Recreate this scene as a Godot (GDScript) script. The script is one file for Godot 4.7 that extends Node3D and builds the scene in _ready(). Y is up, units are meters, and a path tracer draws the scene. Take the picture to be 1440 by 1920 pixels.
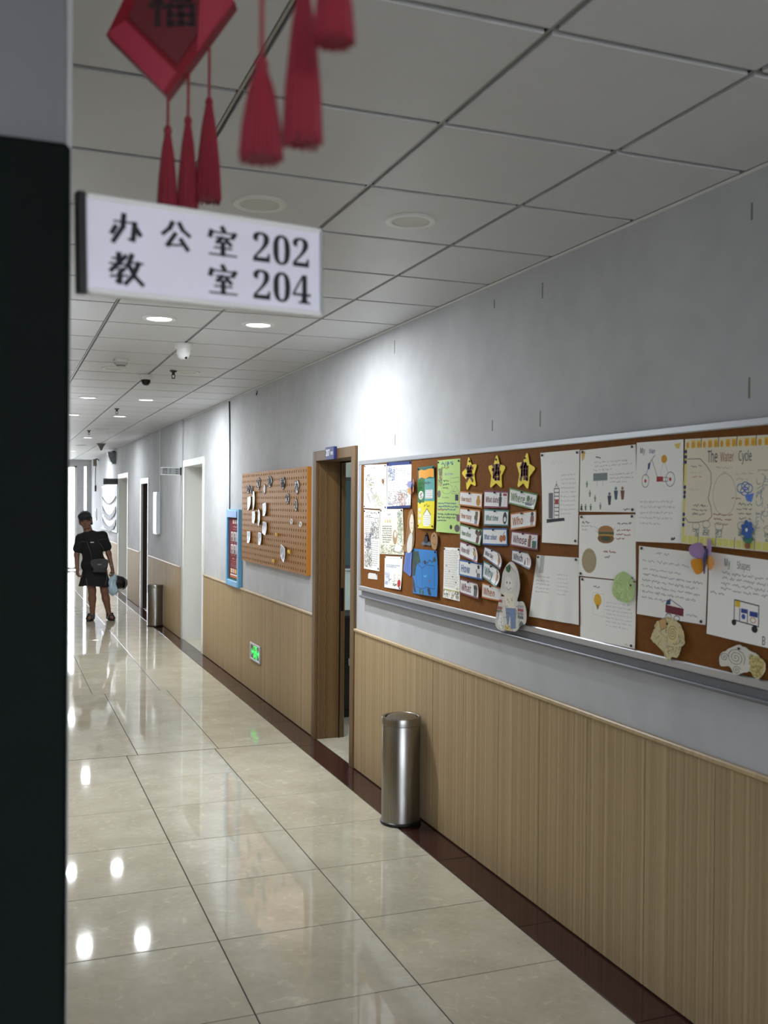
extends Node3D
# A school corridor: board-clad right wall with a cork notice board, tiled floor, panel ceiling, one passer-by.

const XW := 2.165      # face of the right wall
const XL := 0.085      # face of the left wall
const HC := 2.763      # ceiling height
const ZE := -26.0      # far end of the corridor
const ZB := 3.5        # back of the lobby behind the viewer
const XO := -2.6       # left end of lobby and far hall

# ------------------------------------------------------------------ mesh builder
class MB:
	var v := PackedVector3Array()
	var n := PackedVector3Array()
	var t := PackedVector2Array()

	func trin(a: Vector3, b: Vector3, c: Vector3, na: Vector3, nb: Vector3, nc: Vector3, ua := Vector2.ZERO, ub := Vector2.ZERO, uc := Vector2.ZERO) -> void:
		v.push_back(a); v.push_back(c); v.push_back(b)
		n.push_back(na); n.push_back(nc); n.push_back(nb)
		t.push_back(ua); t.push_back(uc); t.push_back(ub)

	func tri(a: Vector3, b: Vector3, c: Vector3, ua := Vector2.ZERO, ub := Vector2.ZERO, uc := Vector2.ZERO) -> void:
		var m := (b - a).cross(c - a).normalized()
		trin(a, b, c, m, m, m, ua, ub, uc)

	func quad(a: Vector3, b: Vector3, c: Vector3, d: Vector3) -> void:
		tri(a, b, c, Vector2(0, 1), Vector2(1, 1), Vector2(1, 0))
		tri(a, c, d, Vector2(0, 1), Vector2(1, 0), Vector2(0, 0))

	func oq(a: Vector3, b: Vector3, c: Vector3, d: Vector3, away: Vector3) -> void:
		if (b - a).cross(c - a).dot(away) >= 0:
			quad(a, b, c, d)
		else:
			quad(d, c, b, a)

	func ot(a: Vector3, b: Vector3, c: Vector3, away: Vector3) -> void:
		if (b - a).cross(c - a).dot(away) >= 0:
			tri(a, b, c)
		else:
			tri(a, c, b)

	func box(c: Vector3, s: Vector3, bev := 0.0) -> MB:
		var h := s / 2.0
		var b := minf(bev, minf(h.x, minf(h.y, h.z)) * 0.9)
		for ax in 3:
			var a1 := (ax + 1) % 3
			var a2 := (ax + 2) % 3
			for sg in [-1.0, 1.0]:
				var p := []
				for q in [[-1, -1], [1, -1], [1, 1], [-1, 1]]:
					var o := Vector3.ZERO
					o[ax] = sg * h[ax]
					o[a1] = q[0] * (h[a1] - b)
					o[a2] = q[1] * (h[a2] - b)
					p.append(c + o)
				var away := Vector3.ZERO
				away[ax] = sg
				oq(p[0], p[1], p[2], p[3], away)
		if b > 0.0:
			for ax in 3:
				var a1 := (ax + 1) % 3
				var a2 := (ax + 2) % 3
				for s1 in [-1.0, 1.0]:
					for s2 in [-1.0, 1.0]:
						var p := []
						for q in [[-1, 0], [1, 0], [1, 1], [-1, 1]]:
							var o := Vector3.ZERO
							o[ax] = q[0] * (h[ax] - b)
							o[a1] = s1 * (h[a1] - (b if q[1] == 0 else 0.0))
							o[a2] = s2 * (h[a2] - (0.0 if q[1] == 0 else b))
							p.append(c + o)
						var away := Vector3.ZERO
						away[a1] = s1
						away[a2] = s2
						oq(p[0], p[1], p[2], p[3], away)
			for sx in [-1.0, 1.0]:
				for sy in [-1.0, 1.0]:
					for sz in [-1.0, 1.0]:
						var w := Vector3(sx, sy, sz)
						ot(c + w * (h - Vector3(0, b, b)), c + w * (h - Vector3(b, 0, b)), c + w * (h - Vector3(b, b, 0)), w)
		return self

	# box between two corners
	func span(a: Vector3, b: Vector3, bev := 0.0) -> MB:
		return box((a + b) / 2.0, (b - a).abs(), bev)

	# smooth patch from f(u, v); flip for the other side
	func patch(f: Callable, nu: int, nv: int, flip := false) -> MB:
		var p := []
		var m := []
		for j in nv + 1:
			for i in nu + 1:
				var u := float(i) / nu
				var w := float(j) / nv
				p.append(f.call(u, w))
				var e := 0.004
				var du: Vector3 = f.call(minf(u + e, 1), w) - f.call(maxf(u - e, 0), w)
				var dv: Vector3 = f.call(u, minf(w + e, 1)) - f.call(u, maxf(w - e, 0))
				var nn := dv.cross(du).normalized()
				m.append(-nn if flip else nn)
		for j in nv:
			for i in nu:
				var a := j * (nu + 1) + i
				var b := a + 1
				var d := a + nu + 1
				var c := d + 1
				var ua := Vector2(float(i) / nu, float(j) / nv)
				var uc := Vector2(float(i + 1) / nu, float(j + 1) / nv)
				var ub := Vector2(uc.x, ua.y)
				var ud := Vector2(ua.x, uc.y)
				if flip:
					trin(p[a], p[b], p[c], m[a], m[b], m[c], ua, ub, uc)
					trin(p[a], p[c], p[d], m[a], m[c], m[d], ua, uc, ud)
				else:
					trin(p[a], p[c], p[b], m[a], m[c], m[b], ua, uc, ub)
					trin(p[a], p[d], p[c], m[a], m[d], m[c], ua, ud, uc)
		return self

	# profile of (radius, height) turned about y; run it from the bottom up along the outside
	func lathe(prof: Array, seg := 32, at := Vector3.ZERO, sx := 1.0, sz := 1.0) -> MB:
		var ns := []
		for i in prof.size() - 1:
			var d: Vector2 = prof[i + 1] - prof[i]
			ns.append(Vector2(d.y, -d.x).normalized())
		for i in prof.size() - 1:
			var n0: Vector2 = ns[i]
			var n1: Vector2 = ns[i]
			if i > 0 and ns[i - 1].dot(ns[i]) > 0.75:
				n0 = (ns[i - 1] + ns[i]).normalized()
			if i < prof.size() - 2 and ns[i + 1].dot(ns[i]) > 0.75:
				n1 = (ns[i + 1] + ns[i]).normalized()
			for k in seg:
				var a0 := TAU * k / seg
				var a1 := TAU * (k + 1) / seg
				var c0 := Vector3(cos(a0) * sx, 0, sin(a0) * sz)
				var c1 := Vector3(cos(a1) * sx, 0, sin(a1) * sz)
				var up := Vector3.UP
				var p: Vector2 = prof[i]
				var q: Vector2 = prof[i + 1]
				var A: Vector3 = at + c0 * p.x + up * p.y
				var B: Vector3 = at + c1 * p.x + up * p.y
				var C: Vector3 = at + c1 * q.x + up * q.y
				var D: Vector3 = at + c0 * q.x + up * q.y
				var NA := (c0 * n0.x + up * n0.y).normalized()
				var NB := (c1 * n0.x + up * n0.y).normalized()
				var NC := (c1 * n1.x + up * n1.y).normalized()
				var ND := (c0 * n1.x + up * n1.y).normalized()
				var u0 := float(k) / seg
				var u1 := float(k + 1) / seg
				trin(A, C, B, NA, NC, NB, Vector2(u0, p.y), Vector2(u1, q.y), Vector2(u1, p.y))
				trin(A, D, C, NA, ND, NC, Vector2(u0, p.y), Vector2(u0, q.y), Vector2(u1, q.y))
		return self

	func tube(pts: Array, rad, seg := 8, caps := true) -> MB:
		var rings := []
		var fr := Vector3.UP
		for i in pts.size():
			var d: Vector3 = (pts[mini(i + 1, pts.size() - 1)] - pts[maxi(i - 1, 0)]).normalized()
			if absf(d.dot(fr)) > 0.95:
				fr = Vector3.RIGHT if absf(d.x) < 0.9 else Vector3.BACK
			var s := d.cross(fr).normalized()
			var w := d.cross(s).normalized()
			fr = -w
			var ring := []
			for k in seg:
				var a := TAU * k / seg
				ring.append(s * cos(a) + w * sin(a))
			rings.append(ring)
		for i in pts.size() - 1:
			var r0: float = rad[i] if rad is Array else rad
			var r1: float = rad[i + 1] if rad is Array else rad
			for k in seg:
				var k2 := (k + 1) % seg
				var a: Vector3 = rings[i][k]
				var b: Vector3 = rings[i][k2]
				var c: Vector3 = rings[i + 1][k2]
				var d: Vector3 = rings[i + 1][k]
				trin(pts[i] + a * r0, pts[i] + b * r0, pts[i + 1] + c * r1, a, b, c)
				trin(pts[i] + a * r0, pts[i + 1] + c * r1, pts[i + 1] + d * r1, a, c, d)
		if caps:
			for e in [0, pts.size() - 1]:
				var r: float = rad[e] if rad is Array else rad
				var away: Vector3 = pts[0] - pts[1] if e == 0 else pts[e] - pts[e - 1]
				for k in seg:
					ot(pts[e], pts[e] + rings[e][k] * r, pts[e] + rings[e][(k + 1) % seg] * r, away)
		return self

	# polygon in xy, extruded from z0 to z1; uv from its bounds
	func prism(poly: PackedVector2Array, z0: float, z1: float) -> MB:
		var lo := poly[0]
		var hi := poly[0]
		var area := 0.0
		for i in poly.size():
			lo = lo.min(poly[i])
			hi = hi.max(poly[i])
			area += poly[i].cross(poly[(i + 1) % poly.size()])
		var sz := (hi - lo).max(Vector2(1e-6, 1e-6))
		var ids := Geometry2D.triangulate_polygon(poly)
		for i in range(0, ids.size(), 3):
			var a := poly[ids[i]]
			var b := poly[ids[i + 1]]
			var c := poly[ids[i + 2]]
			if (b - a).cross(c - a) < 0:
				var s := b
				b = c
				c = s
			var uv := func(q: Vector2) -> Vector2: return Vector2((q.x - lo.x) / sz.x, (hi.y - q.y) / sz.y)
			tri(Vector3(a.x, a.y, z1), Vector3(b.x, b.y, z1), Vector3(c.x, c.y, z1), uv.call(a), uv.call(b), uv.call(c))
			tri(Vector3(a.x, a.y, z0), Vector3(c.x, c.y, z0), Vector3(b.x, b.y, z0), uv.call(a), uv.call(c), uv.call(b))
		for i in poly.size():
			var a := poly[i]
			var b := poly[(i + 1) % poly.size()]
			if area < 0:
				var s := a
				a = b
				b = s
			quad(Vector3(a.x, a.y, z0), Vector3(b.x, b.y, z0), Vector3(b.x, b.y, z1), Vector3(a.x, a.y, z1))
		return self

	func add(o: MB, x: Transform3D) -> MB:
		for i in o.v.size():
			v.push_back(x * o.v[i])
			n.push_back((x.basis * o.n[i]).normalized())
			t.push_back(o.t[i])
		return self

	func mesh() -> ArrayMesh:
		var a := []
		a.resize(Mesh.ARRAY_MAX)
		a[Mesh.ARRAY_VERTEX] = v
		a[Mesh.ARRAY_NORMAL] = n
		a[Mesh.ARRAY_TEX_UV] = t
		var m := ArrayMesh.new()
		m.add_surface_from_arrays(Mesh.PRIMITIVE_TRIANGLES, a)
		return m


# ------------------------------------------------------------------ print on paper
class Pad:
	var im: Image
	var w: int
	var h: int
	var g := RandomNumberGenerator.new()
	var bold := 1.0
	var deep := 0.0

	func _init(W: int, H: int, bg: Color, sd := 1) -> void:
		w = W
		h = H
		g.seed = sd
		im = Image.create(W, H, false, Image.FORMAT_RGB8)
		im.fill(bg)

	func disc(x: float, y: float, r: float, c: Color) -> void:
		if r <= 1.6:
			var k := maxi(1, roundi(r * 2.0))
			im.fill_rect(Rect2i(roundi(x - r), roundi(y - r), k, k), c)
			return
		for j in range(-ceili(r), ceili(r) + 1):
			var q := r * r - j * j
			if q > 0:
				var s := sqrt(q)
				im.fill_rect(Rect2i(roundi(x - s), roundi(y + j), maxi(1, roundi(2 * s)), 1), c)

	# coordinates in per cent of width and height, widths in pixels
	func line(a: Vector2, b: Vector2, wd: float, c: Color) -> void:
		var p := Vector2(a.x * w, a.y * h) / 100.0
		var q := Vector2(b.x * w, b.y * h) / 100.0
		var steps := maxi(1, ceili(p.distance_to(q) / maxf(0.7, wd * 0.4)))
		for i in steps + 1:
			var r := p.lerp(q, float(i) / steps)
			disc(r.x, r.y, wd / 2.0, c)

	func path(pts: Array, wd: float, c: Color, closed := false) -> void:
		for i in pts.size() - (0 if closed else 1):
			line(pts[i], pts[(i + 1) % pts.size()], wd, c)

	func rect(x: float, y: float, ww: float, hh: float, c: Color) -> void:
		im.fill_rect(Rect2i(roundi(x * w / 100), roundi(y * h / 100), maxi(1, roundi(ww * w / 100)), maxi(1, roundi(hh * h / 100))), c)

	func poly(pts: Array, c: Color) -> void:
		var lo := 1e9
		var hi := -1e9
		for p in pts:
			lo = minf(lo, p.y)
			hi = maxf(hi, p.y)
		for yy in range(int(lo * h / 100), int(hi * h / 100) + 1):
			var y := (yy + 0.5) * 100.0 / h
			var xs := []
			for i in pts.size():
				var a: Vector2 = pts[i]
				var b: Vector2 = pts[(i + 1) % pts.size()]
				if (a.y <= y) != (b.y <= y):
					xs.append(a.x + (y - a.y) / (b.y - a.y) * (b.x - a.x))
			xs.sort()
			for i in range(0, xs.size() - 1, 2):
				im.fill_rect(Rect2i(roundi(xs[i] * w / 100), yy, maxi(1, roundi((xs[i + 1] - xs[i]) * w / 100)), 1), c)

	func oval(cx: float, cy: float, rx: float, ry: float, c: Color, wd := 0.0) -> void:
		var pts := []
		for k in 28:
			pts.append(Vector2(cx + rx * cos(TAU * k / 28), cy + ry * sin(TAU * k / 28)))
		if wd > 0.0:
			path(pts, wd, c, true)
		else:
			poly(pts, c)

	# rows of small handwriting
	func scrawl(x: float, y: float, ww: float, rows: int, dy: float, tall: float, c: Color, wd := 1.0, slope := 0.0) -> void:
		for r in rows:
			var cx := x + g.randf_range(0, 3)
			var stop := x + ww * (g.randf_range(0.45, 0.9) if r == rows - 1 else g.randf_range(0.88, 1.0))
			while cx < stop:
				var len := g.randf_range(3.0, 10.0) * tall / 2.4
				var prev := Vector2(cx, y + r * dy + slope * (cx - x))
				var e := minf(cx + len, stop)
				while cx < e:
					cx += g.randf_range(0.5, 1.1) * tall / 2.4
					var q := Vector2(cx, y + r * dy + slope * (cx - x) + g.randf_range(-tall, tall) * (1.0 if g.randf() > 0.15 else 1.7) * 0.5)
					line(prev, q, wd * bold, c.darkened(deep))
					prev = q
				cx += g.randf_range(1.4, 2.6) * tall / 2.4

	func swirl(cx: float, cy: float, r: float, c: Color, wd := 1.0, turns := 2.0) -> void:
		var pts := []
		for k in 30:
			var a := TAU * turns * k / 30
			pts.append(Vector2(cx + r * k / 30.0 * cos(a), cy + r * k / 30.0 * sin(a) * w / h))
		path(pts, wd, c)

	# loose colouring-in, n short curls inside a box
	func doodle(x: float, y: float, ww: float, hh: float, n: int, cols: Array, wd := 1.0, size := 6.0) -> void:
		for k in n:
			var c: Color = cols[g.randi() % cols.size()]
			var p := Vector2(x + g.randf() * ww, y + g.randf() * hh)
			var a := g.randf() * TAU
			var pts := [p]
			for i in 7:
				a += g.randf_range(-1.0, 1.2)
				p += Vector2(cos(a), sin(a)) * size / 4.0
				p = p.clamp(Vector2(x, y), Vector2(x + ww, y + hh))
				pts.append(p)
			path(pts, wd * bold, c.darkened(deep))

	func tex() -> ImageTexture:
		return ImageTexture.create_from_image(im)


# ------------------------------------------------------------------ nodes
var taken := {}

func numbered(called: String) -> String:
	var k: int = taken.get(called, 0)
	taken[called] = k + 1
	return called if k == 0 else "%s_%03d" % [called, k]

func thing(called: String, label: String, category: String, at := Vector3.ZERO, turn := 0.0, group := "") -> Node3D:
	var o := Node3D.new()
	o.name = numbered(called)
	add_child(o)
	o.position = at
	o.rotation.y = turn
	o.set_meta("label", label)
	o.set_meta("category", category)
	if group:
		o.set_meta("group", group)
	return o

# a thing on the right wall: its x runs towards the viewer along the wall, its z out of the wall
func on_wall(called: String, label: String, category: String, z: float, y: float, x := XW, group := "") -> Node3D:
	return thing(called, label, category, Vector3(x, y, z), -PI / 2, group)

func put(called: String, m, material: Material, parent: Node3D, at := Vector3.ZERO) -> MeshInstance3D:
	var o := MeshInstance3D.new()
	o.name = called
	o.mesh = m.mesh() if m is MB else m
	o.material_override = material
	o.position = at
	parent.add_child(o, true)
	return o

func tell(o: Node3D, label: String) -> Node3D:
	o.set_meta("label", label)
	return o

func setting(called: String) -> Node3D:
	var o := Node3D.new()
	o.name = called
	o.set_meta("kind", "structure")
	add_child(o)
	return o

# ------------------------------------------------------------------ materials
func mat(c: Color, rough := 0.6, metal := 0.0, spec := 0.5) -> StandardMaterial3D:
	var m := StandardMaterial3D.new()
	m.albedo_color = c
	m.roughness = rough
	m.metallic = metal
	m.metallic_specular = spec
	return m

func paper_mat(t: Texture2D, rough := 0.75) -> StandardMaterial3D:
	var m := StandardMaterial3D.new()
	m.albedo_texture = t
	m.roughness = rough
	m.texture_repeat = false
	return m

func world_tex(m: StandardMaterial3D, t: Texture2D, scale: float, offset := Vector3.ZERO) -> StandardMaterial3D:
	m.albedo_texture = t
	m.uv1_triplanar = true
	m.uv1_world_triplanar = true
	m.uv1_scale = Vector3.ONE * scale
	m.uv1_offset = offset
	m.uv1_triplanar_sharpness = 8.0
	return m

func noise_bytes(size: int, freq: float, sd: int, kind := FastNoiseLite.FRACTAL_FBM, warp := 0.0, oct := 4) -> PackedByteArray:
	var f := FastNoiseLite.new()
	f.seed = sd
	f.noise_type = FastNoiseLite.TYPE_SIMPLEX_SMOOTH
	f.frequency = freq
	f.fractal_type = kind
	f.fractal_octaves = oct
	if warp > 0.0:
		f.domain_warp_enabled = true
		f.domain_warp_amplitude = warp
		f.domain_warp_frequency = freq * 0.7
	var im := f.get_seamless_image(size, size)
	im.convert(Image.FORMAT_L8)
	return im.get_data()

func mottled(size: int, a: Color, b: Color, freq: float, sd: int, gain := 1.0) -> ImageTexture:
	var x := noise_bytes(size, freq, sd)
	var y := noise_bytes(size, freq * 5.0, sd + 7)
	var out := PackedByteArray()
	out.resize(size * size * 3)
	for i in size * size:
		var k := clampf(0.5 + (x[i] / 255.0 * 0.65 + y[i] / 255.0 * 0.35 - 0.5) * gain, 0.0, 1.0)
		out[i * 3] = int(lerpf(a.r, b.r, k) * 255)
		out[i * 3 + 1] = int(lerpf(a.g, b.g, k) * 255)
		out[i * 3 + 2] = int(lerpf(a.b, b.b, k) * 255)
	return ImageTexture.create_from_image(Image.create_from_data(size, size, false, Image.FORMAT_RGB8, out))

func marble() -> ImageTexture:
	var size := 1024
	var x := noise_bytes(size, 0.006, 11, FastNoiseLite.FRACTAL_FBM, 40.0, 5)
	var y := noise_bytes(size, 0.008, 23, FastNoiseLite.FRACTAL_RIDGED, 70.0, 3)
	var z := noise_bytes(size, 0.05, 5, FastNoiseLite.FRACTAL_FBM, 20.0, 3)
	var out := PackedByteArray()
	out.resize(size * size * 3)
	var base := Color(0.735, 0.71, 0.637)
	for i in size * size:
		var k := (x[i] / 255.0 - 0.5) * 0.075 + (z[i] / 255.0 - 0.5) * 0.04
		var vein := clampf((y[i] / 255.0 - 0.82) * 6.0, 0.0, 1.0) * 0.085
		out[i * 3] = int(clampf(base.r + k + vein, 0, 1) * 255)
		out[i * 3 + 1] = int(clampf(base.g + k + vein, 0, 1) * 255)
		out[i * 3 + 2] = int(clampf(base.b + k * 1.1 + vein * 0.8, 0, 1) * 255)
	return ImageTexture.create_from_image(Image.create_from_data(size, size, false, Image.FORMAT_RGB8, out))

# straight-grained veneer, the grain running down the picture
func veneer(size: int, a: Color, b: Color, sd: int, wave := 3.0, fine := 0.5) -> ImageTexture:
	var f := FastNoiseLite.new()
	f.seed = sd
	f.noise_type = FastNoiseLite.TYPE_SIMPLEX_SMOOTH
	f.frequency = 1.0
	f.fractal_octaves = 3
	var out := PackedByteArray()
	out.resize(size * size * 3)
	for j in size:
		for i in size:
			var u := TAU * i / size
			var drift := wave * f.get_noise_3d(cos(u) * 2.0, sin(u) * 2.0, sin(TAU * j / size) * 1.5)
			var uu := u + TAU * drift / size
			var k := 0.5 + 0.55 * f.get_noise_2d(cos(uu) * 9.0 + 40, sin(uu) * 9.0) + fine * f.get_noise_2d(cos(uu) * 34.0, sin(uu) * 34.0 + 90)
			k = clampf(k + 0.1 * f.get_noise_2d(i * 0.6, j * 0.03), 0, 1)
			var q := (j * size + i) * 3
			out[q] = int(lerpf(a.r, b.r, k) * 255)
			out[q + 1] = int(lerpf(a.g, b.g, k) * 255)
			out[q + 2] = int(lerpf(a.b, b.b, k) * 255)
	return ImageTexture.create_from_image(Image.create_from_data(size, size, false, Image.FORMAT_RGB8, out))

# ------------------------------------------------------------------ brush-written characters: strokes in a 100 x 100 box, y down
const GLYPH := {
	"ban": [[18, 30, 75, 30], [75, 30, 70, 82], [70, 82, 58, 80], [45, 8, 42, 45], [42, 45, 15, 92], [22, 46, 12, 66], [78, 44, 90, 64]],
	"gong": [[40, 10, 32, 28], [32, 28, 12, 48], [60, 10, 70, 30], [70, 30, 90, 46], [48, 44, 25, 82], [25, 82, 72, 76], [64, 60, 84, 90]],
	"shi": [[48, 3, 54, 14], [15, 18, 11, 34], [15, 20, 88, 20], [88, 20, 80, 33], [28, 36, 73, 36], [48, 36, 32, 52], [32, 52, 70, 50], [60, 42, 74, 57], [24, 69, 77, 69], [50, 54, 50, 90], [9, 91, 92, 91]],
	"jiao": [[12, 20, 47, 20], [30, 5, 30, 36], [5, 36, 55, 36], [49, 10, 8, 58], [18, 50, 45, 50], [45, 50, 32, 62], [32, 62, 32, 92], [32, 92, 23, 88], [7, 75, 53, 69], [66, 5, 54, 42], [62, 28, 97, 28], [85, 28, 70, 66], [70, 66, 48, 94], [60, 42, 74, 70], [74, 70, 96, 93]],
	"ying": [[8, 20, 92, 20], [32, 8, 32, 30], [68, 8, 68, 30], [26, 40, 26, 62], [26, 40, 74, 40], [74, 40, 74, 62], [6, 62, 94, 62], [50, 30, 48, 62], [48, 62, 10, 94], [52, 62, 92, 94]],
	"yu": [[12, 8, 24, 20], [6, 36, 22, 36], [22, 36, 22, 80], [22, 80, 35, 68], [40, 14, 92, 14], [60, 14, 54, 52], [44, 32, 82, 32], [82, 32, 80, 52], [36, 52, 98, 52], [46, 64, 46, 92], [46, 64, 86, 64], [86, 64, 86, 92], [46, 90, 86, 90]],
	"corner": [[36, 4, 12, 30], [34, 12, 64, 12], [64, 12, 54, 28], [24, 28, 22, 70], [22, 70, 10, 94], [24, 28, 80, 28], [80, 28, 80, 94], [80, 94, 68, 90], [24, 48, 80, 48], [24, 66, 80, 66], [52, 28, 52, 90]],
	"fu": [[18, 6, 26, 16], [6, 26, 34, 26], [34, 26, 8, 58], [22, 44, 22, 94], [26, 46, 36, 58], [44, 10, 94, 10], [52, 24, 52, 44], [52, 24, 86, 24], [86, 24, 86, 44], [52, 44, 86, 44], [46, 56, 46, 94], [46, 56, 92, 56], [92, 56, 92, 94], [46, 74, 92, 74], [46, 92, 92, 92], [69, 56, 69, 92]],
	"gate": [[20, 6, 32, 18], [14, 26, 14, 94], [40, 14, 86, 14], [86, 14, 86, 92], [86, 92, 72, 90]],
}

func strokes(key: String, size: float, at: Vector2, z0: float, z1: float, thin := 0.05, thick := 0.1, into: MB = null) -> MB:
	var m := into if into else MB.new()
	for s in GLYPH[key]:
		var a := Vector2(s[0], -s[1]) * size / 100.0 + at
		var b := Vector2(s[2], -s[3]) * size / 100.0 + at
		var d := (b - a).normalized()
		var wd := size * lerpf(thin, thick, absf(d.y)) / 2.0
		var q := d.orthogonal() * wd
		var e := d * wd * 0.7
		m.prism(PackedVector2Array([a - e + q, a - e - q, b + e - q, b + e + q]), z0, z1)
	return m

var font_bold: SystemFont
var font_serif: SystemFont
var font_plain: SystemFont

func make_font(called: String, weight: int) -> SystemFont:
	var f := SystemFont.new()
	f.font_names = PackedStringArray([called])
	f.font_weight = weight
	return f

# flat lettering as triangles: [points], letter height 1 = one em, starting at x 0 on the baseline
func letters(text: String, font: Font, deep := 0.0, step := 3.0) -> Array:
	var t := TextMesh.new()
	t.font = font
	t.font_size = 64
	t.pixel_size = 1.0 / 64.0
	t.depth = deep
	t.curve_step = step
	t.text = text
	t.horizontal_alignment = HORIZONTAL_ALIGNMENT_LEFT
	t.vertical_alignment = VERTICAL_ALIGNMENT_CENTER
	var a := t.get_mesh_arrays()
	var vs: PackedVector3Array = a[Mesh.ARRAY_VERTEX]
	var ix: PackedInt32Array = a[Mesh.ARRAY_INDEX] if a[Mesh.ARRAY_INDEX] != null else PackedInt32Array()
	var out := []
	if ix.size():
		for i in ix:
			out.append(vs[i])
	else:
		for q in vs:
			out.append(q)
	return out

func text_mb(text: String, font: Font, size: float, at: Vector3, stretch := 1.0, deep := 0.0004) -> MB:
	var m := MB.new()
	var p := letters(text, font, deep / size)
	for i in range(0, p.size(), 3):
		var q := []
		for k in 3:
			q.append(at + Vector3(p[i + k].x * stretch, p[i + k].y, p[i + k].z) * size)
		m.tri(q[0], q[2], q[1])
	return m

# ------------------------------------------------------------------ the place
var M := {}

func _ready() -> void:
	# --- camera
	var cam := Camera3D.new()
	cam.name = "camera"
	add_child(cam)
	cam.position = Vector3(0, 1.72, 0)
	cam.basis = Basis(Vector3.UP, -0.3686) * Basis(Vector3.RIGHT, -0.0081) * Basis(Vector3.BACK, 0.0082)
	var lens := CameraAttributesPhysical.new()
	lens.frustum_focal_length = 23.328
	lens.frustum_near = 0.05
	lens.frustum_far = 120.0
	lens.frustum_focus_distance = 7.0
	lens.exposure_aperture = 3.2
	cam.attributes = lens
	cam.fov = 54.44
	cam.current = true
	# --- sky, exposure
	var sky := ProceduralSkyMaterial.new()
	sky.sky_top_color = Color(0.88, 0.92, 1.0)
	sky.sky_horizon_color = Color(0.95, 0.97, 1.0)
	sky.ground_horizon_color = Color(0.80, 0.83, 0.88)
	sky.ground_bottom_color = Color(0.62, 0.63, 0.64)
	var env := Environment.new()
	env.background_mode = Environment.BG_SKY
	env.sky = Sky.new()
	env.sky.sky_material = sky
	env.background_energy_multiplier = 11.0
	env.tonemap_mode = Environment.TONE_MAPPER_LINEAR
	env.tonemap_exposure = 1.06
	env.sdfgi_enabled = true
	env.ssao_enabled = true
	env.ssil_enabled = true
	var we := WorldEnvironment.new()
	we.name = "environment"
	we.environment = env
	add_child(we)
	# --- the rest
	font_bold = make_font("Droid Sans", 700)
	font_plain = make_font("Droid Sans", 400)
	font_serif = make_font("Droid Serif", 700)
	make_materials()
	build_floor()
	build_ceiling()
	build_walls()
	build_doors()
	build_classroom()
	build_lights()
	build_ceiling_things()
	build_wall_things()
	build_pegboard()
	build_board()
	build_bins()
	build_person()
	build_sign_and_charms()

func make_materials() -> void:
	M.tile = []
	var mt := marble()
	for k in 4:
		var m := world_tex(mat(Color.WHITE, 0.04, 0.0, 0.5), mt, [0.42, 0.47, 0.39, 0.44][k], Vector3(0.37 * k, 0.2 * k, 0.61 * k))
		M.tile.append(m)
	M.grout = mat(Color(0.13, 0.12, 0.11), 0.9)
	M.strip = world_tex(mat(Color.WHITE, 0.12), mottled(256, Color(0.20, 0.115, 0.10), Color(0.27, 0.165, 0.145), 0.03, 3), 1.1)
	M.wall = world_tex(mat(Color.WHITE, 0.8, 0.0, 0.25), mottled(512, Color(0.70, 0.705, 0.715), Color(0.775, 0.78, 0.788), 0.006, 31, 1.1), 0.4)
	M.panel = world_tex(mat(Color.WHITE, 0.42, 0.0, 0.45), mottled(256, Color(0.785, 0.788, 0.79), Color(0.815, 0.817, 0.82), 0.01, 17), 0.5)
	M.bar = mat(Color(0.60, 0.60, 0.59), 0.35, 0.6)
	M.concrete = mat(Color(0.46, 0.455, 0.44), 0.9)
	M.board = []
	for k in 3:
		M.board.append(world_tex(mat(Color.WHITE, 0.6, 0.0, 0.25), veneer(512, Color(0.56, 0.475, 0.35), Color(0.735, 0.65, 0.515), 5 + k, 2.0, 0.3), 0.9, Vector3(0.31 * k, 0, 0.27 * k)))
	M.cap = world_tex(mat(Color.WHITE, 0.4), veneer(256, Color(0.66, 0.565, 0.425), Color(0.75, 0.66, 0.51), 9, 1.0, 0.2), 0.5)
	M.door_wood = world_tex(mat(Color.WHITE, 0.45), veneer(512, Color(0.27, 0.195, 0.105), Color(0.50, 0.385, 0.225), 12, 7.0, 0.45), 1.6)
	M.brown = world_tex(mat(Color.WHITE, 0.45), veneer(256, Color(0.16, 0.10, 0.08), Color(0.24, 0.155, 0.12), 15, 6.0, 0.3), 1.5)
	M.white = mat(Color(0.86, 0.86, 0.84), 0.4)
	M.plastic = mat(Color(0.88, 0.88, 0.87), 0.35)
	M.black = mat(Color(0.035, 0.035, 0.04), 0.4)
	M.dark = mat(Color(0.13, 0.13, 0.14), 0.5)
	M.grey = mat(Color(0.5, 0.51, 0.53), 0.5)
	M.alu = mat(Color(0.74, 0.75, 0.77), 0.38, 0.75)
	M.green_leaf = mat(Color(0.02, 0.05, 0.04), 0.75, 0.0, 0.25)
	M.ink = mat(Color(0.06, 0.06, 0.09), 0.6)
	M.pin = mat(Color(0.10, 0.11, 0.16), 0.3)
	var br := veneer(256, Color(0.50, 0.49, 0.47), Color(0.66, 0.645, 0.62), 33, 0.5, 0.6)
	M.steel = mat(Color.WHITE, 0.3, 1.0)
	M.steel.albedo_texture = br
	M.steel.uv1_scale = Vector3(3, 0.7, 1)
	M.lamp = mat(Color(1, 1, 1), 0.4)
	M.lamp.emission_enabled = true
	M.lamp.emission = Color(0.97, 0.99, 1.0)
	M.lamp.emission_energy_multiplier = 6.0

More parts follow.
